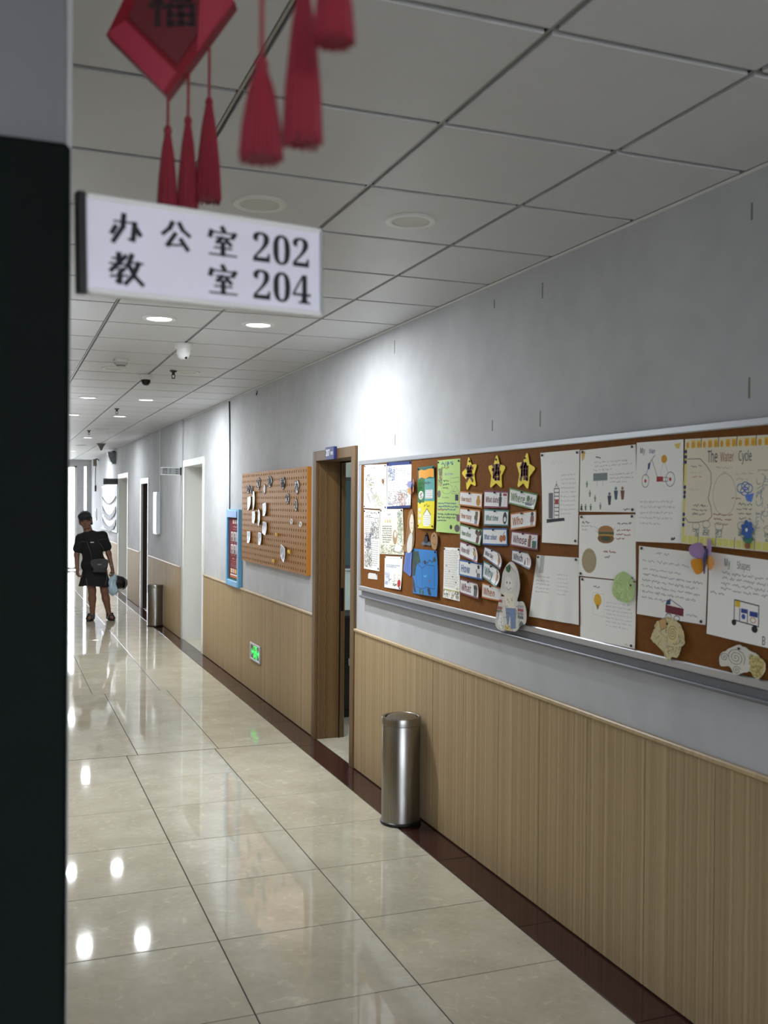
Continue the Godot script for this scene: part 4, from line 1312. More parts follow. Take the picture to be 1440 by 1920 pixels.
	# A9 fruit leaflet
	p = Pad.new(180, 330, Color(0.90, 0.84, 0.10), 6)
	p.rect(0, 0, 100, 20, Color(0.06, 0.36, 0.32))
	p.poly([Vector2(6, 6), Vector2(22, 4), Vector2(45, 6), Vector2(72, 4), Vector2(97, 5), Vector2(97, 19), Vector2(75, 17), Vector2(52, 20), Vector2(28, 17), Vector2(8, 19)], Color(0.88, 0.60, 0.10))
	p.rect(0, 20, 48, 38, Color(0.10, 0.42, 0.17))
	p.rect(48, 20, 52, 36, Color(0.36, 0.62, 0.60))
	p.scrawl(10, 27, 80, 1, 4, 3.6, Color(0.05, 0.08, 0.08), 2.4)
	p.scrawl(6, 34, 36, 1, 4, 3.0, Color(0.04, 0.07, 0.05), 2.2)
	p.oval(24, 46, 17, 7, Color(0.92, 0.92, 0.9))
	p.doodle(16, 42, 18, 9, 14, [Color(0.1, 0.1, 0.1)], 1.8, 6.0)
	p.rect(53, 38, 38, 14, Color(0.88, 0.88, 0.87))
	p.scrawl(55, 40, 34, 4, 3.4, 1.0, soft, 1.0)
	p.oval(18, 57, 7, 3.4, Color(0.05, 0.14, 0.10))
	p.scrawl(46, 63, 38, 1, 4, 4.4, Color(0.08, 0.06, 0.04), 2.4)
	p.poly([Vector2(44, 78), Vector2(64, 68), Vector2(84, 78), Vector2(86, 92), Vector2(78, 96), Vector2(50, 96), Vector2(43, 92)], Color(0.92, 0.92, 0.88))
	p.path([Vector2(44, 78), Vector2(64, 68), Vector2(84, 78)], 3.0, Color(0.1, 0.1, 0.08))
	for k in 5:
		p.line(Vector2(46, 79 + k * 3.4), Vector2(84, 79.5 + k * 3.4), 1.2, Color(0.45, 0.45, 0.42))
	for k in 3:
		p.oval(18, 70 + k * 9.5, 11, 4.2, Color(0.90, 0.90, 0.86))
		p.oval(18, 70 + k * 9.5, 11, 4.2, Color(0.3, 0.28, 0.2), 1.2)
		p.doodle(11, 67 + k * 9.5, 14, 6, 8, [Color(0.5, 0.48, 0.4)], 1.0, 5.0)
	var qa := [-5.036, 1.921, -4.794, 1.925, -4.794, 1.591, -5.029, 1.589]
	sheet("fruit_leaflet", "green, teal and yellow hand-made leaflet about fruit", "paper", qa, XB, paper_mat(p.tex(), 0.5), {"bow": 0.012, "tr": 0.01, "br": 0.01}, gr, 4)
	# A10 pale green sheet
	p = Pad.new(200, 300, Color(0.70, 0.82, 0.50), 7)
	p.scrawl(18, 5, 72, 1, 4, 5.0, Color(0.08, 0.25, 0.45), 3.0)
	p.scrawl(16, 11, 60, 1, 4, 3.4, Color(0.42, 0.32, 0.12), 2.0)
	p.doodle(4, 12, 18, 24, 40, [Color(0.30, 0.32, 0.38), Color(0.62, 0.28, 0.35), Color(0.30, 0.45, 0.3)], 2.0, 8.0)
	p.scrawl(32, 20, 50, 1, 4, 3.0, soft, 1.6)
	p.scrawl(24, 29, 30, 3, 5, 2.4, Color(0.22, 0.28, 0.2), 1.5)
	p.path([Vector2(60, 26), Vector2(96, 25), Vector2(96, 31), Vector2(60, 32)], 1.3, Color(0.25, 0.3, 0.25), true)
	p.oval(44, 40, 24, 7, Color(0.28, 0.34, 0.3), 1.4)
	p.path([Vector2(66, 47), Vector2(82, 36), Vector2(97, 47)], 1.4, Color(0.28, 0.34, 0.3), true)
	p.scrawl(70, 44, 20, 1, 4, 2.0, Color(0.25, 0.3, 0.4), 1.2)
	p.oval(8, 47, 8, 5, Color(0.45, 0.42, 0.4))
	p.rect(80, 48, 13, 8, Color(0.12, 0.14, 0.20))
	p.scrawl(20, 52, 40, 1, 4, 2.2, Color(0.25, 0.3, 0.3), 1.4)
	p.scrawl(3, 60, 92, 3, 4.2, 2.4, Color(0.22, 0.3, 0.5), 1.8)
	p.scrawl(3, 69, 60, 1, 4, 2.2, Color(0.7, 0.4, 0.3), 1.6)
	p.scrawl(3, 75, 88, 3, 4.4, 2.4, Color(0.15, 0.22, 0.3), 1.8)
	p.oval(64, 92, 5, 3, Color(0.15, 0.15, 0.18))
	p.oval(88, 93, 10, 5, Color(0.38, 0.34, 0.36))
	p.oval(92, 79, 7, 5, Color(0.45, 0.36, 0.42))
	sheet("report_sheet", "pale green handwritten sheet reaching the upper rail of the notice board", "paper", [-4.769, 1.95, -4.496, 1.95, -4.489, 1.574, -4.756, 1.577], XB, paper_mat(p.tex()), {"bow": 0.005, "bl": 0.012}, gr, 2)
	# A13 blue drawing of an open book
	p = Pad.new(256, 180, Color(0.10, 0.46, 0.74), 8)
	p.poly([Vector2(0, 2), Vector2(12, 6), Vector2(26, 4), Vector2(36, 30), Vector2(20, 32), Vector2(10, 60), Vector2(2, 62)], Color(0.12, 0.24, 0.22))
	p.poly([Vector2(2, 62), Vector2(12, 82), Vector2(18, 98), Vector2(6, 96), Vector2(0, 84)], Color(0.10, 0.16, 0.28))
	p.path([Vector2(12, 36), Vector2(24, 33), Vector2(42, 42), Vector2(60, 33), Vector2(88, 34), Vector2(90, 84), Vector2(60, 82), Vector2(44, 88), Vector2(20, 84), Vector2(12, 36)], 2.4, Color(0.05, 0.13, 0.28))
	p.line(Vector2(42, 42), Vector2(44, 88), 1.8, Color(0.05, 0.13, 0.28))
	p.path([Vector2(44, 30), Vector2(52, 24), Vector2(62, 30), Vector2(70, 22), Vector2(82, 26), Vector2(94, 12)], 3.0, Color(0.05, 0.12, 0.22))
	p.oval(54, 28, 4, 4.5, Color(0.06, 0.08, 0.14))
	p.oval(90, 20, 5, 5, Color(0.12, 0.22, 0.14))
	p.poly([Vector2(64, 84), Vector2(74, 84), Vector2(80, 99), Vector2(70, 98)], Color(0.07, 0.10, 0.2))
	p.oval(36, 93, 4, 6, Color(0.16, 0.36, 0.16))
	p.oval(48, 95, 4, 5, Color(0.16, 0.36, 0.16))
	p.oval(22, 24, 5, 7, Color(0.14, 0.3, 0.14))
	p.doodle(46, 56, 18, 4, 6, [Color(0.4, 0.72, 0.88)], 2.0, 5.0)
	p.oval(72, 68, 3, 4, Color(0.45, 0.32, 0.4))
	sheet("book_drawing", "bright blue painting of an open book with dark leaves", "drawing", [-5.098, 1.474, -4.749, 1.477, -4.733, 1.238, -5.092, 1.227], XB, paper_mat(p.tex(), 0.5), {"bow": 0.010, "tr": 0.012, "br": 0.014}, gr, 2)
	# A14 ruled narrow sheet
	p = Pad.new(180, 240, W, 9)
	for k in 16:
		p.line(Vector2(4, 8 + k * 4.6), Vector2(96, 8.6 + k * 4.6), 1.1, Color(0.62, 0.60, 0.56))
	p.scrawl(6, 6, 86, 16, 4.6, 1.6, Color(0.5, 0.48, 0.46), 1.0)
	for k in 4:
		p.oval(18 + k * 20, 36 + k * 10, 2.4, 1.6, Color(0.25, 0.2, 0.2))
	p.rect(2, 82, 96, 2, Color(0.70, 0.70, 0.35))
	p.doodle(3, 84, 94, 14, 60, [Color(0.3, 0.45, 0.28), Color(0.35, 0.3, 0.3), Color(0.7, 0.55, 0.35), Color(0.15, 0.15, 0.18)], 2.0, 7.0)
	p.oval(86, 78, 7, 3, Color(0.74, 0.80, 0.66))
	sheet("story_sheet", "ruled white sheet with a row of small figures along its foot", "paper", [-4.681, 1.499, -4.492, 1.503, -4.487, 1.238, -4.676, 1.241], XB, paper_mat(p.tex()), {"bow": 0.003, "bl": 0.006}, gr, 2)
	# B1 lighthouse
	p = Pad.new(256, 340, W, 10)
	p.scrawl(24, 12, 40, 1, 4, 3.6, Color(0.80, 0.80, 0.80), 1.2)
	p.scrawl(52, 26, 42, 10, 4.6, 1.8, Color(0.68, 0.69, 0.71), 1.2)
	p.rect(20, 45, 13, 28, Color(0.42, 0.43, 0.46))
	p.poly([Vector2(14, 74), Vector2(64, 72), Vector2(66, 75), Vector2(14, 78)], Color(0.12, 0.13, 0.16))
	for k in 8:
		p.rect(35 + k * 0.4, 40 + k * 4.1, 15 - k * 0.3, 1.0, Color(0.3, 0.3, 0.33))
		p.rect(35, 40 + k * 4.1, 1.4, 4, Color(0.35, 0.35, 0.38))
		p.rect(49, 40 + k * 4.1, 1.4, 4, Color(0.35, 0.35, 0.38))
	p.rect(38, 52, 10, 5, Color(0.66, 0.15, 0.16))
	p.path([Vector2(42, 32), Vector2(42, 40)], 2.0, Color(0.25, 0.25, 0.3))
	p.path([Vector2(37, 40), Vector2(42, 35), Vector2(48, 40)], 1.6, Color(0.3, 0.3, 0.33))
	sheet("report_sheet", "white sheet with a grey and red tower drawing", "paper", [-3.686, 1.941, -3.401, 1.942, -3.407, 1.564, -3.679, 1.563], XB, paper_mat(p.tex()), {"bow": 0.005, "tl": 0.012, "bl": 0.005}, gr, 3)
	# B2
	p = Pad.new(300, 210, W, 11)
	p.scrawl(28, 14, 22, 1, 4, 4.0, Color(0.2, 0.2, 0.25), 2.2)
	p.scrawl(26, 22, 70, 3, 6, 2.4, Color(0.60, 0.61, 0.64), 1.3)
	p.rect(26, 39, 26, 12, Color(0.50, 0.55, 0.56))
	for k in 5:
		p.rect(27, 40 + k * 2.2, 24, 0.7, Color(0.36, 0.4, 0.42))
	p.line(Vector2(34, 51), Vector2(33, 60), 1.3, Color(0.5, 0.5, 0.52))
	p.line(Vector2(44, 51), Vector2(44, 60), 1.3, Color(0.5, 0.5, 0.52))
	p.scrawl(54, 42, 42, 3, 6, 2.4, Color(0.55, 0.56, 0.6), 1.3)
	p.poly([Vector2(2, 4), Vector2(10, 2), Vector2(8, 14), Vector2(4, 18)], Color(0.86, 0.72, 0.35))
	for f in [[56, 78, Color(0.25, 0.24, 0.32)], [67, 70, Color(0.22, 0.35, 0.40)], [78, 70, Color(0.45, 0.26, 0.18)], [14, 55, Color(0.45, 0.55, 0.45)], [20, 70, Color(0.5, 0.52, 0.4)], [30, 78, Color(0.6, 0.55, 0.45)], [12, 92, Color(0.28, 0.42, 0.30)], [22, 92, Color(0.2, 0.45, 0.28)], [40, 90, Color(0.55, 0.5, 0.5)], [4, 92, Color(0.2, 0.3, 0.3)]]:
		var s: float = 1.0 if f[0] > 50 else 0.55
		p.oval(f[0], f[1] - 6 * s, 2.0 * s, 2.6 * s, f[2].lightened(0.2))
		p.poly([Vector2(f[0] - 3.4 * s, f[1] - 3 * s), Vector2(f[0] + 3.4 * s, f[1] - 3 * s), Vector2(f[0] + 2.0 * s, f[1] + 11 * s), Vector2(f[0] - 1.6 * s, f[1] + 11 * s)], f[2])
	p.scrawl(80, 95, 18, 1, 3, 3.0, Color(0.3, 0.3, 0.3), 1.6)
	sheet("report_sheet", "white sheet with small people drawn below a grey bench", "paper", [-3.395, 1.938, -3.023, 1.942, -3.021, 1.697, -3.397, 1.696], XB, paper_mat(p.tex()), {"bow": 0.003, "tr": 0.004}, gr, 4)
	# B3 burger
	p = Pad.new(300, 210, W, 12)
	p.scrawl(3, 12, 26, 1, 4, 3.0, Color(0.25, 0.25, 0.3), 1.8)
	p.scrawl(4, 18, 26, 2, 6, 2.4, Color(0.45, 0.45, 0.48), 1.4)
	p.scrawl(70, 14, 26, 1, 4, 3.0, Color(0.3, 0.3, 0.32), 1.8)
	p.scrawl(68, 24, 26, 3, 6.4, 2.6, Color(0.58, 0.3, 0.26), 1.6)
	p.oval(50, 26, 14, 9, Color(0.66, 0.47, 0.28))
	p.rect(36.5, 27, 27.5, 5, Color(0.25, 0.37, 0.22))
	p.oval(50, 37, 14.5, 8, Color(0.50, 0.34, 0.18))
	p.oval(50, 37.5, 9, 4, Color(0.25, 0.30, 0.16))
	p.rect(36.5, 31, 27.5, 1.8, Color(0.80, 0.62, 0.22))
	for l in [[28, 18, 38, 24], [30, 24, 38, 30], [66, 20, 62, 26], [68, 36, 62, 38]]:
		p.line(Vector2(l[0], l[1]), Vector2(l[2], l[3]), 1.0, Color(0.6, 0.6, 0.62))
	p.oval(20, 74, 14, 20, Color(0.66, 0.60, 0.46))
	p.oval(20, 74, 11, 16, Color(0.60, 0.54, 0.42), 1.6)
	p.oval(20, 74, 5, 8, Color(0.60, 0.54, 0.42), 1.4)
	p.scrawl(46, 58, 28, 1, 4, 3.0, Color(0.55, 0.25, 0.22), 1.8)
	p.scrawl(46, 66, 16, 1, 4, 3.0, Color(0.3, 0.3, 0.32), 1.8)
	sheet("report_sheet", "white sheet with a drawn hamburger and a tan disc", "paper", [-3.397, 1.682, -3.024, 1.69, -3.019, 1.448, -3.399, 1.442], XB, paper_mat(p.tex()), {"bow": 0.003}, gr, 4)
	# B4 scooter
	p = Pad.new(256, 340, W, 13)
	p.oval(22, 39, 8, 6.5, Color(0.35, 0.36, 0.45), 2.4)
	p.oval(75, 38, 9, 7, Color(0.35, 0.36, 0.45), 2.4)
	p.oval(22, 39, 2.4, 1.8, Color(0.74, 0.16, 0.16))
	p.oval(75, 38, 2.4, 1.8, Color(0.74, 0.16, 0.16))
	p.line(Vector2(22, 34), Vector2(34, 19), 2.2, Color(0.45, 0.42, 0.5))
	p.line(Vector2(36, 18), Vector2(50, 38), 2.2, Color(0.62, 0.42, 0.45))
	p.line(Vector2(34, 19), Vector2(42, 14), 2.4, Color(0.4, 0.42, 0.55))
	p.poly([Vector2(27, 22), Vector2(33, 20), Vector2(31, 27), Vector2(27, 28)], Color(0.20, 0.22, 0.42))
	p.rect(47, 35, 13, 5, Color(0.64, 0.14, 0.15))
	p.path([Vector2(60, 36), Vector2(70, 36), Vector2(70, 40), Vector2(60, 40)], 1.6, Color(0.4, 0.4, 0.45), true)
	p.oval(62, 18, 6, 4, Color(0.82, 0.60, 0.14))
	p.line(Vector2(60, 22), Vector2(55, 33), 1.2, Color(0.66, 0.66, 0.68))
	p.line(Vector2(64, 22), Vector2(71, 32), 1.2, Color(0.66, 0.66, 0.68))
	p.scrawl(10, 60, 78, 5, 5.4, 2.2, Color(0.60, 0.61, 0.63), 1.4)
	p.poly([Vector2(82, 4), Vector2(95, 3), Vector2(92, 9), Vector2(86, 8)], Color(0.88, 0.78, 0.4))
	p.scrawl(76, 96, 18, 1, 4, 3.0, Color(0.15, 0.15, 0.16), 3.0)
	var q4 := [-3.018, 1.948, -2.756, 1.945, -2.753, 1.596, -3.022, 1.592]
	var s4 := sheet("report_sheet", "white sheet with a red and blue scooter drawing", "paper", q4, XB, paper_mat(p.tex()), {"bow": 0.005, "off": 0.004}, gr, 0)
	write(s4, "My", q4, 0.08, 0.085, 0.075, M.ink, font_plain, 0.85)
	write(s4, "Shape", q4, 0.29, 0.095, 0.06, mat(Color(0.22, 0.26, 0.52), 0.7), font_plain, 0.62)
	# B5 water cycle
	p = Pad.new(600, 420, Color(0.89, 0.86, 0.775), 14)
	for k in 18:
		p.rect(1 + k * 5.6, 2, 4.4, 7, Color(0.90, 0.74, 0.28) if k % 3 else Color(0.90, 0.84, 0.62))
		p.oval(3 + k * 5.6, 6, 1.5, 3, Color(0.86, 0.62, 0.16))
		p.rect(1 + k * 5.6, 92, 4.6, 7, Color(0.86, 0.84, 0.45))
		if k % 3 == 2:
			p.line(Vector2(5.6 + k * 5.6, 0), Vector2(5.4 + k * 5.6, 8), 5.0, Color(0.42, 0.46, 0.42))
			p.line(Vector2(5.6 + k * 5.6, 90), Vector2(5.4 + k * 5.6, 99), 4.0, Color(0.42, 0.46, 0.42))
	p.rect(0, 9, 2.6, 84, Color(0.86, 0.84, 0.48))
	for y in [12, 17, 22, 46, 51, 55, 72, 77, 82]:
		p.oval(1.3, y, 1.3, 1.9, Color(0.13, 0.14, 0.42))
	p.path([Vector2(3, 19), Vector2(16, 19), Vector2(22, 25), Vector2(27, 32), Vector2(27.5, 42), Vector2(25, 56), Vector2(28, 64), Vector2(29, 72), Vector2(26, 76), Vector2(14, 79), Vector2(6, 79), Vector2(3, 75)], 4.0, Color(0.56, 0.42, 0.40))
	p.scrawl(4, 26, 18, 1, 4, 2.4, Color(0.5, 0.38, 0.55), 2.0)
	p.scrawl(4, 32, 20, 1, 3, 1.6, Color(0.72, 0.66, 0.4), 1.2)
	p.scrawl(9, 36, 13, 1, 3, 1.6, Color(0.78, 0.52, 0.3), 1.6)
	p.scrawl(9, 63, 17, 3, 4, 1.7, Color(0.32, 0.32, 0.38), 1.5)
	p.scrawl(4, 48, 14, 1, 3, 1.4, Color(0.66, 0.63, 0.56), 1.2)
	p.oval(40, 52, 10.5, 19, Color(0.66, 0.64, 0.58), 1.6)
	p.scrawl(29, 27.5, 30, 1, 4, 1.8, Color(0.35, 0.35, 0.4), 1.4)
	p.scrawl(36, 32, 9, 1, 4, 1.7, Color(0.55, 0.55, 0.5), 1.3)
	p.scrawl(49, 33, 16, 2, 5, 1.8, Color(0.5, 0.48, 0.46), 1.4)
	p.scrawl(29, 70, 20, 3, 4.4, 1.9, Color(0.56, 0.25, 0.22), 1.5)
	p.scrawl(45, 55, 12, 1, 4, 2.0, Color(0.62, 0.30, 0.28), 1.6)
	p.scrawl(51, 60, 14, 4, 4.2, 1.8, Color(0.35, 0.33, 0.36), 1.5)
	for c in [[55, 46, 3.6], [58.5, 44, 3.2], [61, 46, 3.6], [58, 48.5, 3.4]]:
		p.oval(c[0], c[1], c[2], c[2] * 1.1, Color(0.2, 0.36, 0.72), 3.0)
	p.poly([Vector2(58, 52), Vector2(66, 50), Vector2(64, 58), Vector2(60, 57)], Color(0.36, 0.52, 0.85))
	for c in [[14, 85], [24, 83], [36, 84], [56, 82], [64, 84], [78, 84], [90, 82]]:
		p.oval(c[0], c[1] - 3, 3.6, 3.4, Color(0.55, 0.56, 0.52), 1.6)
		p.doodle(c[0] - 3, c[1], 6, 7, 14, [Color(0.52, 0.55, 0.5)], 1.6, 4.0)
	p.doodle(68, 30, 28, 50, 40, [Color(0.6, 0.6, 0.58), Color(0.45, 0.5, 0.6)], 1.6, 7.0)
	var q5 := [-2.746, 1.945, -2.243, 1.933, -2.238, 1.583, -2.753, 1.596]
	var s5 := sheet("water_poster", "cream poster titled The Water Cycle with a yellow bordered edge", "poster", q5, XB, paper_mat(p.tex()), {"bow": 0.004, "bl": 0.006, "off": 0.005}, gr, 0)
	write(s5, "The", q5, 0.232, 0.175, 0.15, M.ink, font_plain, 0.58)
	write(s5, "Water", q5, 0.355, 0.18, 0.12, mat(Color(0.62, 0.30, 0.14), 0.7), font_plain, 0.56)
	write(s5, "Cycle", q5, 0.52, 0.175, 0.125, mat(Color(0.10, 0.22, 0.28), 0.7), font_plain, 0.58)
	# B6 curling translucent sheet
	p = Pad.new(256, 200, Color(0.93, 0.93, 0.91), 15)
	p.scrawl(4, 34, 38, 5, 6, 2.0, Color(0.62, 0.62, 0.64), 1.4)
	p.scrawl(52, 28, 26, 6, 6, 2.0, Color(0.72, 0.72, 0.73), 1.2)
	p.rect(10, 0, 10, 28, Color(0.72, 0.72, 0.72))
	sheet("report_sheet", "rippled white sheet hanging next to the drawn girl with books", "paper", [-3.728, 1.507, -3.4, 1.513, -3.385, 1.248, -3.782, 1.239], XB, paper_mat(p.tex()), {"bow": 0.002, "ripple": 0.006}, gr, 2)
	# B7 balloon
	p = Pad.new(300, 210, W, 16)
	p.scrawl(24, 13, 22, 1, 4, 3.2, Color(0.4, 0.4, 0.44), 1.8)
	p.path([Vector2(25, 23), Vector2(46, 24), Vector2(46, 60), Vector2(25, 58)], 1.4, Color(0.78, 0.78, 0.78), true)
	p.oval(34, 34, 7, 10, Color(0.88, 0.68, 0.10))
	p.poly([Vector2(31, 42), Vector2(37, 42), Vector2(35, 49), Vector2(33, 49)], Color(0.6, 0.45, 0.16))
	p.scrawl(48, 36, 46, 7, 6, 2.2, Color(0.68, 0.69, 0.71), 1.4)
	p.scrawl(82, 96, 14, 1, 4, 2.6, Color(0.6, 0.6, 0.6), 1.4)
	sheet("report_sheet", "white sheet with a small yellow balloon drawing", "paper", [-3.386, 1.437, -3.019, 1.444, -3.013, 1.205, -3.382, 1.201], XB, paper_mat(p.tex()), {"bow": 0.003, "br": 0.006}, gr, 3)
	# B9 wagon
	p = Pad.new(340, 220, Color(0.94, 0.935, 0.915), 17)
	p.scrawl(26, 8, 38, 1, 4, 4.0, Color(0.66, 0.66, 0.68), 1.8)
	p.scrawl(6, 20, 84, 2, 12, 3.2, Color(0.68, 0.69, 0.70), 1.5, 0.02)
	p.scrawl(5, 40, 90, 5, 8.4, 3.0, Color(0.62, 0.63, 0.65), 1.5, 0.03)
	p.poly([Vector2(44, 80), Vector2(70, 82), Vector2(70, 93), Vector2(44, 91)], Color(0.42, 0.08, 0.16))
	p.poly([Vector2(44, 80), Vector2(46, 73), Vector2(51, 71), Vector2(51, 79)], Color(0.15, 0.28, 0.42))
	p.path([Vector2(50, 71), Vector2(68, 81)], 2.0, Color(0.3, 0.3, 0.32))
	p.oval(49, 96, 4, 4, Color(0.88, 0.88, 0.87))
	p.oval(49, 96, 4, 4, Color(0.2, 0.2, 0.22), 2.0)
	p.oval(61, 97, 4, 3.6, Color(0.2, 0.2, 0.22), 2.0)
	p.scrawl(74, 90, 20, 1, 4, 3.4, Color(0.66, 0.67, 0.68), 1.5)
	sheet("report_sheet", "white sheet with a dark red wagon drawn at its foot", "paper", [-3.001, 1.577, -2.628, 1.568, -2.637, 1.335, -3.002, 1.333], XB, paper_mat(p.tex()), {"bow": 0.003, "bl": 0.006}, gr, 3)
	# B10 shapes
	p = Pad.new(340, 240, W, 18)
	p.scrawl(16, 22, 80, 4, 6.6, 3.0, Color(0.64, 0.65, 0.67), 1.5)
	p.scrawl(3, 48, 30, 1, 6, 3.0, Color(0.64, 0.65, 0.67), 1.5)
	p.path([Vector2(34, 52), Vector2(62, 54), Vector2(62, 78), Vector2(34, 76)], 2.6, Color(0.15, 0.16, 0.2), true)
	p.rect(35, 53, 6, 7, Color(0.88, 0.74, 0.12))
	p.rect(42, 61, 7, 5, Color(0.16, 0.26, 0.55))
	p.rect(52, 62, 9, 6, Color(0.16, 0.26, 0.55))
	p.rect(40, 61, 1.2, 16, Color(0.5, 0.52, 0.6))
	p.rect(49, 61, 1.2, 16, Color(0.5, 0.52, 0.6))
	p.oval(45, 70, 2.4, 3, Color(0.25, 0.36, 0.66))
	p.oval(56, 72, 3, 3, Color(0.74, 0.42, 0.22), 2.0)
	p.oval(34, 79, 2.8, 3.4, Color(0.08, 0.08, 0.1))
	p.oval(58, 82, 3.4, 4, Color(0.08, 0.08, 0.1))
	var q10 := [-2.624, 1.574, -2.25, 1.557, -2.246, 1.297, -2.624, 1.309]
	var s10 := sheet("report_sheet", "white sheet titled My Shapes with a wheeled cart drawing", "paper", q10, XB, paper_mat(p.tex()), {"bow": 0.006, "bl": 0.006}, gr, 0)
	write(s10, "My", q10, 0.20, 0.10, 0.13, mat(Color(0.2, 0.25, 0.35), 0.7), font_plain, 0.62)
	write(s10, "Shapes", q10, 0.36, 0.11, 0.12, mat(Color(0.42, 0.38, 0.34), 0.7), font_plain, 0.58)
	write(s10, "B", q10, 0.66, 0.93, 0.14, M.ink, font_plain, 0.7)

